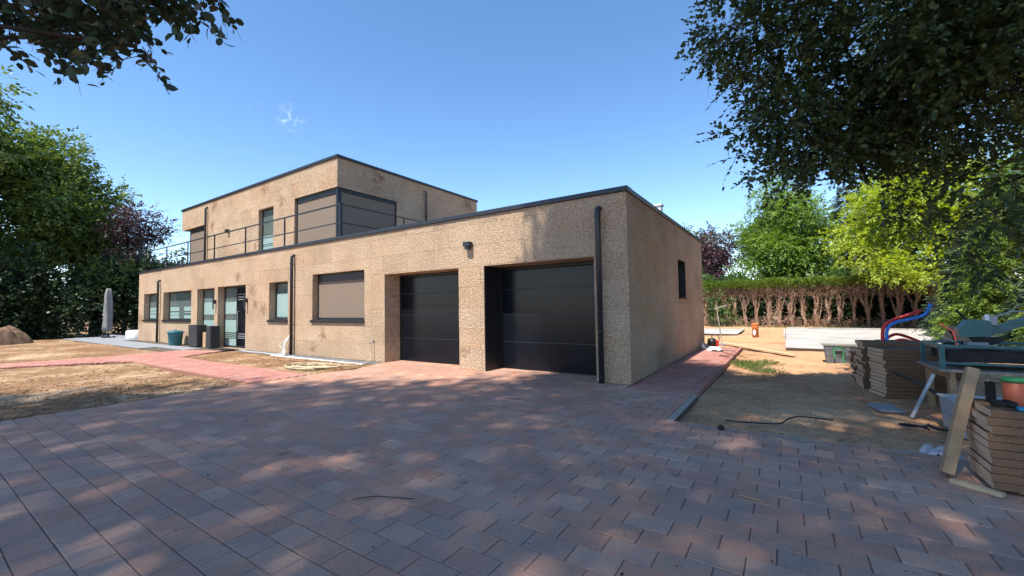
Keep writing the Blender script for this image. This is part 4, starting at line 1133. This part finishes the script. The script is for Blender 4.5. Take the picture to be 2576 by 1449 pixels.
# ------------------------------------------------------------------ vegetation
HEX = np.array([(0,0,0),(.3,.40,.07),(.70,.36,.08),(1,0,-.03),(.70,-.36,.08),(.3,-.40,.07)])
DIA = np.array([(0,0,0),(.45,.5,.06),(1,0,0),(.45,-.5,.06)])
def unit(a): return a/np.maximum(np.linalg.norm(a, axis=-1, keepdims=True), 1e-9)
def sprays(rng, O, Dr, K, L, leaf, width, shape, flat=.45, spread=50, jit=.35, up=(0,0,1)):
    """leaves set alternately along short twigs; returns (verts, n_leaves, verts_per_leaf)"""
    n = len(O); up = np.asarray(up, float)
    nr = unit(up + rng.normal(0, flat, (n, 3))); nr = unit(nr - Dr*(nr*Dr).sum(-1, keepdims=True)); sd_ = np.cross(nr, Dr)
    k = np.arange(K); t = (k + .6)/K; sg = np.where(k % 2 == 0, 1., -1.)
    Ls = L*rng.uniform(.7, 1.25, (n, 1))
    pos = O[:, None] + Dr[:, None]*(t[None]*Ls)[..., None] + nr[:, None]*(-(t**2)[None, :, None]*Ls[..., None]*.18)
    ang = np.radians(spread)*(1 - .55*t)
    a = Dr[:, None]*np.cos(ang)[None, :, None] + sd_[:, None]*(sg*np.sin(ang))[None, :, None] + rng.normal(0, jit*.6, (n, K, 3))
    a = unit(a); ln = unit(nr[:, None] + rng.normal(0, jit, (n, K, 3))); b = unit(np.cross(ln, a)); ln = np.cross(a, b)
    s = leaf*rng.uniform(.5, 1.3, (n, K))*(1 - .25*t)[None]
    V = pos[:, :, None] + (a[:, :, None]*shape[None, None, :, 0:1] + b[:, :, None]*shape[None, None, :, 1:2]*width + ln[:, :, None]*shape[None, None, :, 2:3])*s[..., None, None]
    return V.reshape(-1, 3), n*K, len(shape)
def leaf_mesh(name, chunks, mat):
    vs = []; loops = []; st = []; tot = []; off = 0; lo = 0
    for V, n, m in chunks:
        vs.append(V); loops.append(np.arange(n*m) + off); st.append(lo + np.arange(n)*m); tot.append(np.full(n, m)); off += n*m; lo += n*m
    me = np_mesh(name, np.concatenate(vs), np.concatenate(loops), np.concatenate(st), np.concatenate(tot)); me.materials.append(mat); return me
def ell_points(rng, c, r, n, shell=2.6):
    d = unit(rng.normal(0, 1, (n, 3))); rad = rng.uniform(0, 1, (n, 1))**(1/shell); return np.array(c) + d*rad*np.array(r), d
def twigs_mesh(O, Dr, L, r):
    mb = MB()
    for o, d in zip(O, Dr):
        o = Vector(o); d = Vector(d); mb.tube([o - d*L*.15, o + d*L*.5 - Vector((0,0,L*.03)), o + d*L - Vector((0,0,L*.16))], [r, r*.7, r*.3], 3, False)
    return mb
def limb(mb, a, b, r0, r1, rng, sag=.12, n=6, sides=6):
    a = np.array(a, float); b = np.array(b, float); L = np.linalg.norm(b-a); pts = []
    for i in range(n+1):
        t = i/n; p = a + (b-a)*t + rng.normal(0, .02*L, 3)*(0 < i < n); p[2] += math.sin(t*math.pi)*sag*L; pts.append(tuple(p))
    mb.tube(pts, [r0 + (r1-r0)*i/n for i in range(n+1)], sides); return pts

def crown_tree(name, label, base, trunk_top, r0, ells, mat, leaf, dens, seed, K=7, Lm=3.2, width=.62, shape=DIA, droop=.25, group=None, cat='tree', bark=None,
               twigs=False, shell=2.6, limbs=True, lean=(0,0), limb_r=.2, jit=.35, hollow=7, limb_min=0):
    rng = np.random.default_rng(seed); t_ = thing(name, label, cat, base, group); B = np.array(base, float)
    mb = MB(); h = trunk_top
    top = (lean[0], lean[1], h); tp_ = [(0,0,-.3),(lean[0]*.2,lean[1]*.2,h*.3),(lean[0]*.5+.04*h*rng.normal(),lean[1]*.5,h*.65),top]
    mb.tube(tp_, [r0*1.35, r0*.95, r0*.7, r0*.3], 10)
    if limbs:
        for (c, r, *_) in ells:
            if max(r) < limb_min: continue
            c = np.array(c) - B; s = rng.uniform(.45, .95); zz = min(h*s, max(.25*h, c[2]-.25*abs(c[0])-.25*abs(c[1])))
            tz = max(0, min(1, zz/h)); st_ = (lean[0]*tz, lean[1]*tz, zz)
            limb(mb, st_, c + np.array([0, 0, -.1*r[2]]), r0*limb_r, .008+r0*.03, rng)
    mb.build('trunk', bark or BARK, t_)
    ch = []; tw = MB()
    for (c, r, *q) in ells:
        vol = (r[0]*r[1]*r[2])**(1/3); n = int(dens*(q[0] if q else 1)*vol*vol/(leaf*leaf*K)*36)
        O, d = ell_points(rng, np.array(c) - B, r, max(4, n), shell)
        # uneven clumps: drop leaves in random hollows
        hol, _ = ell_points(rng, np.array(c) - B, r, max(1, hollow), 2.5); hr = vol*rng.uniform(.18, .36, max(1, hollow))*(hollow > 0)
        keep = np.ones(len(O), bool)
        for hc, hrad in zip(hol, hr): keep &= np.linalg.norm(O - hc, axis=1) > hrad
        O, d = O[keep], d[keep]
        Dr = unit(d*.8 + rng.normal(0, .55, d.shape) + np.array([0, 0, -droop]))
        ch.append(sprays(rng, O, Dr, K, leaf*Lm, leaf, width, shape, jit=jit))
        if twigs: m = twigs_mesh(O, Dr, leaf*Lm, .0035); tw.add(m.v, m.f)
    link('crown', leaf_mesh('crown', ch, mat), None, t_)
    if twigs and tw.v: tag(tw.build('twigs', TWIG, t_), kind='stuff')
    return t_
def scatter_ells(seed, c, r, n, rmin, rmax, flat=.8, top=0):
    rng = np.random.default_rng(seed); P, d = ell_points(rng, c, r, n, 2.2); out = []
    for p in P:
        s = rng.uniform(rmin, rmax); out.append((tuple(p), (s, s, s*flat)))
    return out

# --- trees beyond the hedge on the right
crown_tree('maple_tree', 'bright green round maple rising behind the clipped hedge', (2.2,31,-.1), 9.5, .22,
    scatter_ells(1,(2.3,31,6.4),(3.1,2.4,3.6),34,.9,1.7) + [((2.2,31,10.8),(.9,.9,1.2)),((1.3,30.5,9.6),(1.1,1.1,1.2)),((3.2,31,9.5),(1.2,1.2,1.2)),((.6,30,3.6),(1.8,1.5,1.5)),((4.2,30,3.6),(1.8,1.5,1.5)),((2.4,29.6,3.5),(2,1.5,1.5))],
    LEAF['green'], .22, 1.5, 101)
crown_tree('plum_tree', 'dark purple-leaved tree between house corner and green maple', (-2.6,32,-.1), 6, .16,
    scatter_ells(2,(-2.6,32,4.8),(1.7,1.7,2.6),14,.8,1.3) + [((-2.2,31,2.6),(1.5,1.2,1.4))], LEAF['purple2'], .22, 1.6, 102)
crown_tree('bushy_tree', 'mid green bushy tree low behind the house corner', (-5.2,36,-.1), 7, .16,
    scatter_ells(22,(-5,36,6.2),(2.2,1.7,2.4),12,.8,1.3), LEAF['left'], .27, .9, 122)
def conifer(name, label, base, h, r, seed, mat=LEAF['conifer'], group=None, dens=1.0, leaf=.34, bare=.08):
    rng = np.random.default_rng(seed); t_ = thing(name, label, 'tree', base, group)
    mb = MB(); mb.tube([(0,0,-.3),(0,0,h*.5),(0,0,h*.97)], [r*.075, r*.05, .015], 8)
    O = []; D_ = []; z = h*bare
    while z < h*.985:
        rr_ = r*(1 - z/h)**.8 + .12; nb = int(7 + 5*(1-z/h))
        for k in range(nb):
            a = rng.uniform(0, 6.283); q = rr_*rng.uniform(.75, 1.12); d = np.array([math.cos(a), math.sin(a), -.22 + .1*rng.normal()])
            mb.tube([(0,0,z), tuple(np.array([0,0,z]) + d*q)], [.03*(1-z/h)+.008, .006], 4, False)
            m = max(3, int(q/leaf*5.5*dens))
            t = rng.uniform(.12, 1, m)**.75
            P = np.array([0,0,z]) + d[None]*(t*q)[:, None] + rng.normal(0, .05*q+.03, (m, 3)); O.append(P)
            sdv = np.array([-d[1], d[0], 0]); D_.append(unit(d[None]*.8 + sdv[None]*rng.normal(0, .8, (m, 1)) + np.array([0,0,-.25]) + rng.normal(0,.2,(m,3))))
        z += h*.032*rng.uniform(.7, 1.3)
    mb.build('trunk', BARK, t_)
    O = np.concatenate(O); D_ = np.concatenate(D_)
    link('crown', leaf_mesh('crown', [sprays(rng, O, D_, 6, leaf*1.15, leaf*.55, .36, DIA, .5, 38, .3)], mat), None, t_)
    return t_
conifer('fir_tree', 'dark blue-green fir between the maple and the golden tree', (6.6,32,-.1), 10.6, 2.9, 103, dens=1.5)
conifer('fir_tree', 'dark fir half hidden behind the golden tree', (9.0,33,-.1), 11.5, 3.2, 104, dens=1.4)
crown_tree('golden_tree', 'yellow-leaved golden tree overhanging the right end of the hedge', (9.2,22.5,-.1), 8.0, .22,
    scatter_ells(3,(9.0,22.0,6.6),(3.0,2.4,2.9),32,.8,1.5,.6) + [((6.1,21.5,4.2),(1.3,1.2,.7)),((5.4,21.3,5.1),(.9,.9,.5)),((7.2,21,3.3),(1.4,1.2,.8)),((8.6,20.5,3.2),(1.5,1.2,.9)),((6.6,21.5,6.6),(1.1,1.1,.8)),((10,20.5,4.5),(1.6,1.4,1.2)),((8.2,21.5,9.6),(1.1,1,.9))],
    LEAF['gold'], .22, 1.3, 105, droop=.35)
crown_tree('broadleaf_tree', 'mid green tree at the right edge beyond the golden tree', (13.0,18,-.1), 9.0, .25,
    scatter_ells(4,(13.0,18,6.4),(3.4,3.0,4.2),30,1.0,1.8), LEAF['left'], .27, 1.0, 106)
# dark shrubs that close the view behind the bare hedge stems
for i, (x, y, s) in enumerate([(-2.0,27.6,1.0),(.6,27.8,1.05),(3.2,27.6,1.0),(5.8,27.7,1.1),(8.4,27.4,1.1),(10.8,26,1.2)]):
    crown_tree('laurel_shrub', ['dark shrub behind the hedge stems nearest the house','dark shrub behind the hedge, second from the house','dark shrub behind the hedge, third from the house','dark shrub behind the hedge, fourth from the house','dark shrub behind the hedge under the golden tree','dark shrub behind the right end of the hedge'][i], (x,y,-.1), 1.6, .07,
        scatter_ells(30+i,(x,y,1.4),(1.35,.4,1.2),12,.55,.85), LEAF['leftdark'], .22, 3.6, 130+i, group='dark shrubs behind the hedge', cat='shrub', shell=2.6, hollow=0)
for i, (x, y, z, r) in enumerate([(-4.2,29.2,3.2,1.5),(-.6,29.0,3.0,1.4),(5.4,29.0,3.2,1.5),(8.2,28.6,3.4,1.6),(11.4,27.0,3.4,1.7)]):
    crown_tree('viburnum_shrub', ['mid green shrub rising over the hedge behind the house corner','mid green shrub between the plum tree and the maple','mid green shrub between the maple and the firs','mid green shrub under the golden tree behind the hedge','mid green shrub at the right end behind the hedge'][i], (x,y,-.1), 2.2, .08,
        scatter_ells(60+i,(x,y,z*.75),(r*1.1,r*.6,z*.5),10,.8,1.2), LEAF['ivy'], .22, 1.4, 160+i, group='mid green shrubs over the hedge', cat='shrub', hollow=2)
# conifers along the right boundary
for i, (x, y, h, r) in enumerate([(8.7,16.2,4.6,1.5),(8.4,13.6,4.2,1.4),(9.4,11.0,5.0,1.6),(9.0,8.6,4.4,1.5),(8.6,6.2,5.0,1.6),(8.0,3.4,4.4,1.4)]):
    conifer('cypress_tree', ['loose green cypress nearest the hedge on the right border','second green cypress along the right border','third green cypress along the right border','fourth green cypress along the right border','fifth green cypress, behind the saw arm','nearest green cypress at the right edge'][i], (x,y,-.1), h, r, 140+i, LEAF['hedge'] if i in (1,3,4) else LEAF['conifer'], 'cypress trees along the right border', 1.1, .26, .03)
# --- clipped conifer hedge: bare brown stems under a green top
def hedge_plant(label, x, y, seed):
    rng = np.random.default_rng(seed); t_ = thing('hedge_conifer', label, 'hedge plant', (x, y, -.1), 'clipped conifers of the hedge')
    mb = MB(); O = []; D_ = []; tops = []
    main = (rng.normal(0, .06), rng.normal(0, .05), 2.65)
    stems = [((0,0,-.1), main, .10)]
    for k in range(rng.integers(3, 6)):
        a = rng.uniform(-1, 1); stems.append(((rng.normal(0,.05), rng.normal(0,.04), rng.uniform(.1,1.2)), (a*.55, rng.normal(0,.15), rng.uniform(2.2,2.7)), rng.uniform(.03,.055)))
    for a, b, r in stems:
        pts = limb(mb, a, b, r, r*.4, rng, 0, 6, 6)
        P = np.array(pts); m = int(26*r/.05)
        for k in range(m):
            i = rng.integers(0, len(P)-1); o_ = P[i] + (P[i+1]-P[i])*rng.uniform(); an = rng.uniform(0, 6.283)
            d = np.array([math.cos(an), math.sin(an)*.8 - .3, rng.uniform(.1, 1.1)]); d /= np.linalg.norm(d); O.append(o_); D_.append(d)
    mb.build('trunk', BARK2, t_)
    tw = MB()
    for o_, d in zip(O, D_):
        L = rng.uniform(.06, .24) if o_[2] > .6 else rng.uniform(.15, .5)
        e = o_ + d*L + rng.normal(0, .04, 3); tw.tube([tuple(o_), tuple((o_+e)/2 + rng.normal(0,.015,3)), tuple(e)], [.017, .012, .005], 3, False)
    for k in range(150):   # dense dead tangle just below the green and around the foot
        z = rng.uniform(2.0, 2.6) if k < 105 else rng.uniform(.0, .5); o_ = np.array([rng.uniform(-.38,.38), rng.uniform(-.35,.2), z]); d = unit(rng.normal(0,1,3)*np.array([.7,.7,1])); 
        tw.tube([tuple(o_), tuple(o_ + d*rng.uniform(.15,.4))], [.013, .005], 3, False)
    tag(tw.build('dead_twigs', LEAF['twig'], t_), kind='stuff')
    n = 330; P = np.stack([rng.uniform(-.46,.46,n), rng.uniform(-.55,.5,n), 2.52 + .5*rng.uniform(0,1,n)**.6 + .05*math.sin(seed*1.7)], -1)
    D2 = unit(np.stack([rng.normal(0,.5,n), rng.normal(-.3,.5,n), rng.normal(.55,.4,n)], -1))
    link('crown', leaf_mesh('crown', [sprays(rng, P, D2, 6, .22, .12, .4, DIA, .6, 40, .4)], LEAF['hedge']), None, t_)
hx = [-3.0,-2.3,-1.6,-1.0,-.43,.14,.79,1.5,2.1,2.75,3.4,4.0,4.6,5.2,5.85,6.5,7.2,7.9,8.6,9.3]
ordn = 'first second third fourth fifth sixth seventh eighth ninth tenth eleventh twelfth thirteenth fourteenth fifteenth sixteenth seventeenth eighteenth nineteenth twentieth'.split()
for i, x in enumerate(hx):
    hedge_plant('bare-stemmed clipped hedge conifer, %s plant of the hedge from the house' % ordn[i], x, 24.5 + random.uniform(-.1, .1), 200+i)
for i, (x, y, z, s) in enumerate([(-1.55,23.6,.75,.75),(-1.0,23.7,1.6,.6),(-.7,23.6,.5,.5),(-1.9,23.7,2.0,.55)]):
    crown_tree('ivy_bush', ['leafy green climber low on the hedge beside the house corner','leafy green climber reaching up the hedge near the house','small leafy climber at the foot of the hedge','leafy climber just under the hedge top by the house'][i], (x,y+.3,-.1), z, .03,
        [((x,y,z),(s*.7,s*.5,s))], LEAF['ivy'], .15, 1.0, 250+i, group='leafy climbers on the hedge', cat='climber')
# grass tuft on the sand, weeds
def grass(name, label, pts, n, h, seed, spread):
    rng = np.random.default_rng(seed); c = np.array(pts)[rng.integers(0, len(pts), n)] + rng.normal(0, 1, (n, 2))*spread
    O = np.concatenate([c, np.full((n, 1), -.09)], 1); D_ = unit(np.stack([rng.normal(.15,.55,n), rng.normal(0,.55,n), rng.uniform(.35,1,n)], -1))
    L = h*rng.uniform(.5, 1.2, n); sdv = unit(np.cross(D_, rng.normal(0,1,(n,3)))); w = .004
    V = np.stack([O - sdv*w, O + sdv*w, O + D_*(L*.6)[:, None] + sdv*w*.8, O + D_*L[:, None] - np.array([0,0,1])*(L*.22)[:, None], O + D_*(L*.6)[:, None] - sdv*w*.8], 1)
    me = leaf_mesh(name, [(V.reshape(-1,3), n, 5)], LEAF['grass']); o = link(name, me); return tag(o, label, 'grass', kind='stuff')
grass('grass_patch', 'patch of thin green grass on the sand beside the brick path', [(1.6,4.0),(1.85,3.7),(1.75,4.5),(2.0,4.9),(1.5,4.4),(2.05,3.4),(1.45,4.7)], 1500, .17, 61, .16)
grass('weeds', 'scattered weeds along the garden path and soil', [(-9.2,-4.4),(-9.0,-5.0),(-13.5,-3.9),(-14.3,-3.8),(-15.2,-4.2),(-12.6,-3.8)], 260, .16, 62, .12)
grass('verge_grass', 'dry grass fringe at the foot of the hedge', [(x, 23.3) for x in np.arange(-1.5, 9, .5)], 1400, .25, 63, .22)

# --- trees on the far left
TL = [('broadleaf_tree','tall broad tree at the left edge with sunlit yellow-green top',(-41,-7.0,-.1),17,.4,(-41,-6.6,11.4),(4.4,3.6,7.6),64,'left',301),
      ('broadleaf_tree','large leafy tree just right of the left-edge tree',(-42,-2.2,-.1),14,.35,(-42,-2.0,9.6),(3.4,3.0,6.2),50,'left',302),
      ('broadleaf_tree','lower leafy tree beside the purple beech on the left',(-43,1.4,-.1),10,.3,(-43,1.2,8.0),(2.6,2.2,4.4),28,'left',303)]
for nm, lab, base, th, r0, c, r, n, mt, sd2 in TL:
    crown_tree(nm, lab, base, th, r0, scatter_ells(sd2, c, r, n, 1.1, 2.0, .7), LEAF[mt], .32, .95, sd2)
crown_tree('copper_beech', 'purple copper beech left of the roof railing', (-37.4,2.6,-.1), 7, .2, scatter_ells(310,(-37.4,2.2,6.7),(1.6,1.5,2.7),16,.6,1.0,.6) + [((-37.2,3.0,9.2),(.7,.7,.35)),((-36.6,3.7,8.2),(.8,.8,.3)),((-36.8,3.5,7.2),(.8,.8,.4))], LEAF['purple'], .2, 1.0, 310, droop=0)
crown_tree('evergreen_shrub', 'dense dark evergreen mass behind the soil heap', (-38.5,-8.5,-.1), 3.5, .15, scatter_ells(320,(-38.5,-8.5,2.6),(1.8,3.4,2.6),26,1.0,1.6), LEAF['leftdark'], .28, 1.3, 320, group='dark evergreens at the left border', cat='shrub')
crown_tree('evergreen_shrub', 'dense dark evergreen mass left of the closed parasol', (-37.6,-3.2,-.1), 3.5, .15, scatter_ells(321,(-37.6,-3.2,2.6),(1.5,3.2,2.6),26,1.0,1.6), LEAF['leftdark'], .28, 1.3, 321, group='dark evergreens at the left border', cat='shrub')
crown_tree('evergreen_shrub', 'dense dark evergreen mass right behind the closed parasol', (-36.6,1.6,-.1), 3.5, .15, scatter_ells(322,(-36.6,1.6,2.7),(1.4,2.8,2.7),24,1.0,1.6), LEAF['leftdark'], .28, 1.3, 322, group='dark evergreens at the left border', cat='shrub')
crown_tree('evergreen_shrub', 'dense dark evergreen mass between parasol and house corner', (-36.0,6.0,-.1), 3.5, .15, scatter_ells(323,(-36.0,6.0,2.7),(1.4,2.8,2.7),24,1.0,1.6), LEAF['leftdark'], .28, 1.3, 323, group='dark evergreens at the left border', cat='shrub')
conifer('spruce_tree', 'green spruce seen through the railing left of the upper storey', (-40,15,-.1), 10.4, 3.0, 330, LEAF['conifer'], dens=1.2)
crown_tree('broadleaf_tree', 'olive green tree seen behind the roof railing', (-44,12,-.1), 7, .25, scatter_ells(331,(-44,11.5,6.0),(2.6,2.6,3.0),18,1.0,1.6), LEAF['left'], .3, .9, 331)
# a belt of trees farther off closes the horizon on both sides
rb2 = random.Random(77)
for i, (x, y, h) in enumerate([(-52,-14,12),(-50,-22,13),(-55,-5,11),(-52,6,9),(14,27,9),(17,22,11),(15,12,10),(14,6,9)]):
    lab = ['distant tree at the far left border, leftmost','distant tree behind the left border, far outside','distant tree behind the left-edge tree','distant tree behind the copper beech','distant tree behind the golden tree','distant tree to the right of the golden tree','distant tree behind the right border cypresses','distant tree at the right edge behind the saw'][i]
    crown_tree('border_tree', lab, (x,y,-.1), h*.7, .25, scatter_ells(340+i,(x,y,h*.55),(3,3,h*.42),16,1.3,2.2), LEAF['leftdark' if i % 2 else 'left'], .42, .9, 340+i, group='trees along the garden border')

# --- beeches that overhang the drive (their crowns shade it)
BR = [  # crown of the right beech seen in the picture, drooping boughs
 ((2.30,-.85,5.55),(.85,.85,.55)), ((2.75,-.55,4.75),(.80,.85,.45)), ((2.55,-.75,4.1),(.50,.5,.35)), ((2.95,-.35,3.78),(.60,.6,.38)), ((3.35,.35,4.05),(.9,.9,.5)),
 ((3.7,-.4,4.95),(1.0,1.0,.7)), ((4.1,.3,4.1),(1.0,1.0,.7)), ((4.5,-.6,4.6),(1.0,1.0,.8)), ((4.7,.3,3.3),(.75,.85,.55),.3), ((4.6,1.6,4.6),(1.4,1.3,.9),.5), ((4.9,.4,2.65),(.45,.6,.4),.28),
 ((5.3,1.2,3.3),(.9,1,.8),.15), ((5.6,.0,5.6),(1.6,1.6,1.2)), ((3.7,-.9,6.3),(1.5,1.3,.9)), ((5.2,2.2,6.2),(1.8,1.6,1.4)), ((6.6,1.2,4.6),(1.4,1.5,1.4),.3), ((4.62,.25,1.95),(.22,.3,.25),.3), ((4.2,.9,3.05),(.5,.5,.35),.2), ((4.16,-.13,2.45),(.25,.3,.2),.3), ((4.46,-.26,2.02),(.16,.2,.2),.3), ((4.75,-.3,2.45),(.35,.4,.3),.25), ((4.88,.13,1.85),(.2,.25,.2),.25), ((3.95,.3,2.95),(.35,.35,.2),.25), ((2.02,-1.06,3.97),(.28,.25,.07),.7), ((2.09,-1.02,4.72),(.3,.26,.08),.7), ((1.83,-1.2,5.52),(.3,.26,.08),.7), ((2.32,-.86,3.4),(.28,.25,.07),.7), ((2.62,-.66,3.16),(.25,.25,.07),.7), ((2.05,-1.05,3.62),(.25,.2,.06),.6)]
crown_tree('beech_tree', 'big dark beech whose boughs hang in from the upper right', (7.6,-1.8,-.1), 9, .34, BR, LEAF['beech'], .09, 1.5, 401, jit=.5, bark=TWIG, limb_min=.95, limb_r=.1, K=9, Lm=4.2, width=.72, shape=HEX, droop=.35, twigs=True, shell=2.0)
# out of sight above and behind: the rest of the crowns, coarser
def canopy(seed, pts, z, r):
    rng = np.random.default_rng(seed); out = []
    for x, yg in pts:
        zz = z + rng.uniform(-1.0, 1.6); out.append(((x - zz*.0497, yg - zz*.5774, zz), (r*rng.uniform(.85,1.15), r*rng.uniform(.85,1.15), .9)))
    return out
CB = canopy(7, [(.1,.2),(.1,.9),(.0,1.7),(-.1,2.2),(-.2,1.2),(.2,1.3),(-.4,.3),(-.3,-.6),(.5,1.0),(.7,.7),(2.0,1.3),(3.6,1.6),(5.4,1.6),(-.2,.4),(.1,1.2),(1.2,.9),(3.0,1.6),(-.4,-.8),(1.6,-.4),(3.6,-.2),(5.4,1.4),(5.6,-1.4),(3.6,-2.6),(1.6,-2.6),(-.6,-2.8),(7.4,.2)], 18.5, 1.6)
crown_tree('beech_tree', 'tall beech rising above the right side of the drive', (8.2,-11.5,-.1), 18.5, .4, CB, LEAF['beechfill'], .19, 1.3, 402, K=7, Lm=4, width=.7, shape=DIA, droop=.1)
CA = canopy(8, [(-10.0,-8.2),(-8.4,-6.4),(-7.4,-5.2),(-10.5,-10),(-2.6,-3.2),(-4.8,-3.9),(-8.8,-8.2),(-7.0,-6.2),(-6.2,-8.4),(-5.6,-4.7),(-4.4,-6.6),(-3.6,-8.6),(-3.8,-3.3),(-2.6,-5.2),(-2.0,-7.0),(-1.2,-9.0),(-2.2,-2.0),(-.8,-4.6),(.2,-6.6),(1.2,-8.6),(1.0,-4.6),(2.6,-6.4),(3.4,-8.4),(3.2,-4.4),(5.2,-6.2),(5.4,-4.0),(5.6,-8.4),(-8.6,-10.4),(-6,-10.6),(-3,-10.8),(0,-10.8),(3,-10.6)], 23.0, 1.55) + canopy(18, [(-8,-7.6),(-5.4,-6.2),(-3,-6.4),(-.6,-6),(1.8,-5.6),(4.2,-5.2),(-4.2,-4.4),(-1.8,-3.6),(.6,-3.4),(2.8,-3.2),(-6.4,-9.4),(-3.6,-9.4),(-.8,-8),(2,-7.6),(4.6,-7.2),(-1,-1.8),(1.2,-1.4),(-9.5,-9.2)], 26, 1.65)
crown_tree('beech_tree', 'tall beech behind the viewer spreading over the drive', (-1.0,-20.0,-.1), 25, .55, CA, LEAF['beechfill'], .20, 1.0, 403, K=7, Lm=4, width=.7, shape=DIA, droop=.1)
BL = [((-2.75,-7.30,4.20),(.50,.35,.30)), ((-2.20,-7.05,4.10),(.42,.30,.22)), ((-1.80,-6.85,4.05),(.40,.28,.20)), ((-1.95,-6.95,3.80),(.26,.2,.16)), ((-1.72,-6.75,3.62),(.16,.14,.14)), ((-2.20,-7.05,3.72),(.15,.12,.12)),
      ((-1.50,-6.50,4.15),(.24,.2,.16)), ((-1.55,-6.30,4.28),(.10,.12,.20)), ((-2.35,-7.45,3.55),(.10,.08,.14)), ((-2.9,-7.6,4.6),(.7,.5,.3)), ((-2.1,-7.1,4.6),(.7,.5,.25))]
crown_tree('beech_tree', 'beech whose low leafy twigs hang in at the upper left', (-4.6,-11.0,-.1), 7, .26, BL, LEAF['beechdark'], .105, 1.5, 404, limb_r=.03, jit=.6, bark=TWIG, K=8, Lm=3.0, width=.75, shape=HEX, droop=.3, twigs=True, shell=1.8)

# pale mortar dust swept over the edge of the drive
def dust_sheet():
    t = NT('mortar_dust'); v = t.co(); n = t.noise(v, 2.2, 6, .7); n2 = t.noise(v, 40, 3, .7)
    t.fin(t.ramp(n2, [(.3, (.34, .27, .20)), (.7, (.50, .42, .33))]), .95, None, .1)
    ge = t.new('ShaderNodeTexCoord'); sx = t.new('ShaderNodeSeparateXYZ'); t.l.new(ge.outputs['Generated'], sx.inputs[0])
    ed = t.math('MULTIPLY', t.math('MINIMUM', sx.outputs['Y'], t.math('SUBTRACT', 1.0, sx.outputs['Y'])), 2.0)
    a = t.math('SUBTRACT', t.math('ADD', t.math('MULTIPLY', n, 1.3), t.math('MULTIPLY', ed, .45)), .98)
    a = t.math('MINIMUM', t.math('MAXIMUM', t.math('MULTIPLY', a, 3.0), 0), .8)
    t.l.new(a, t.b.inputs['Alpha']); return t.m
b = MB(); b.add([(1.3,-2.62,.006),(4.3,-2.62,.006),(4.3,-1.85,.006),(1.3,-1.85,.006)], [(0,1,2,3)])
o = b.build('mortar_dust', dust_sheet()); tag(o, 'pale mortar dust along the drive edge by the sand', 'dust', kind='stuff')
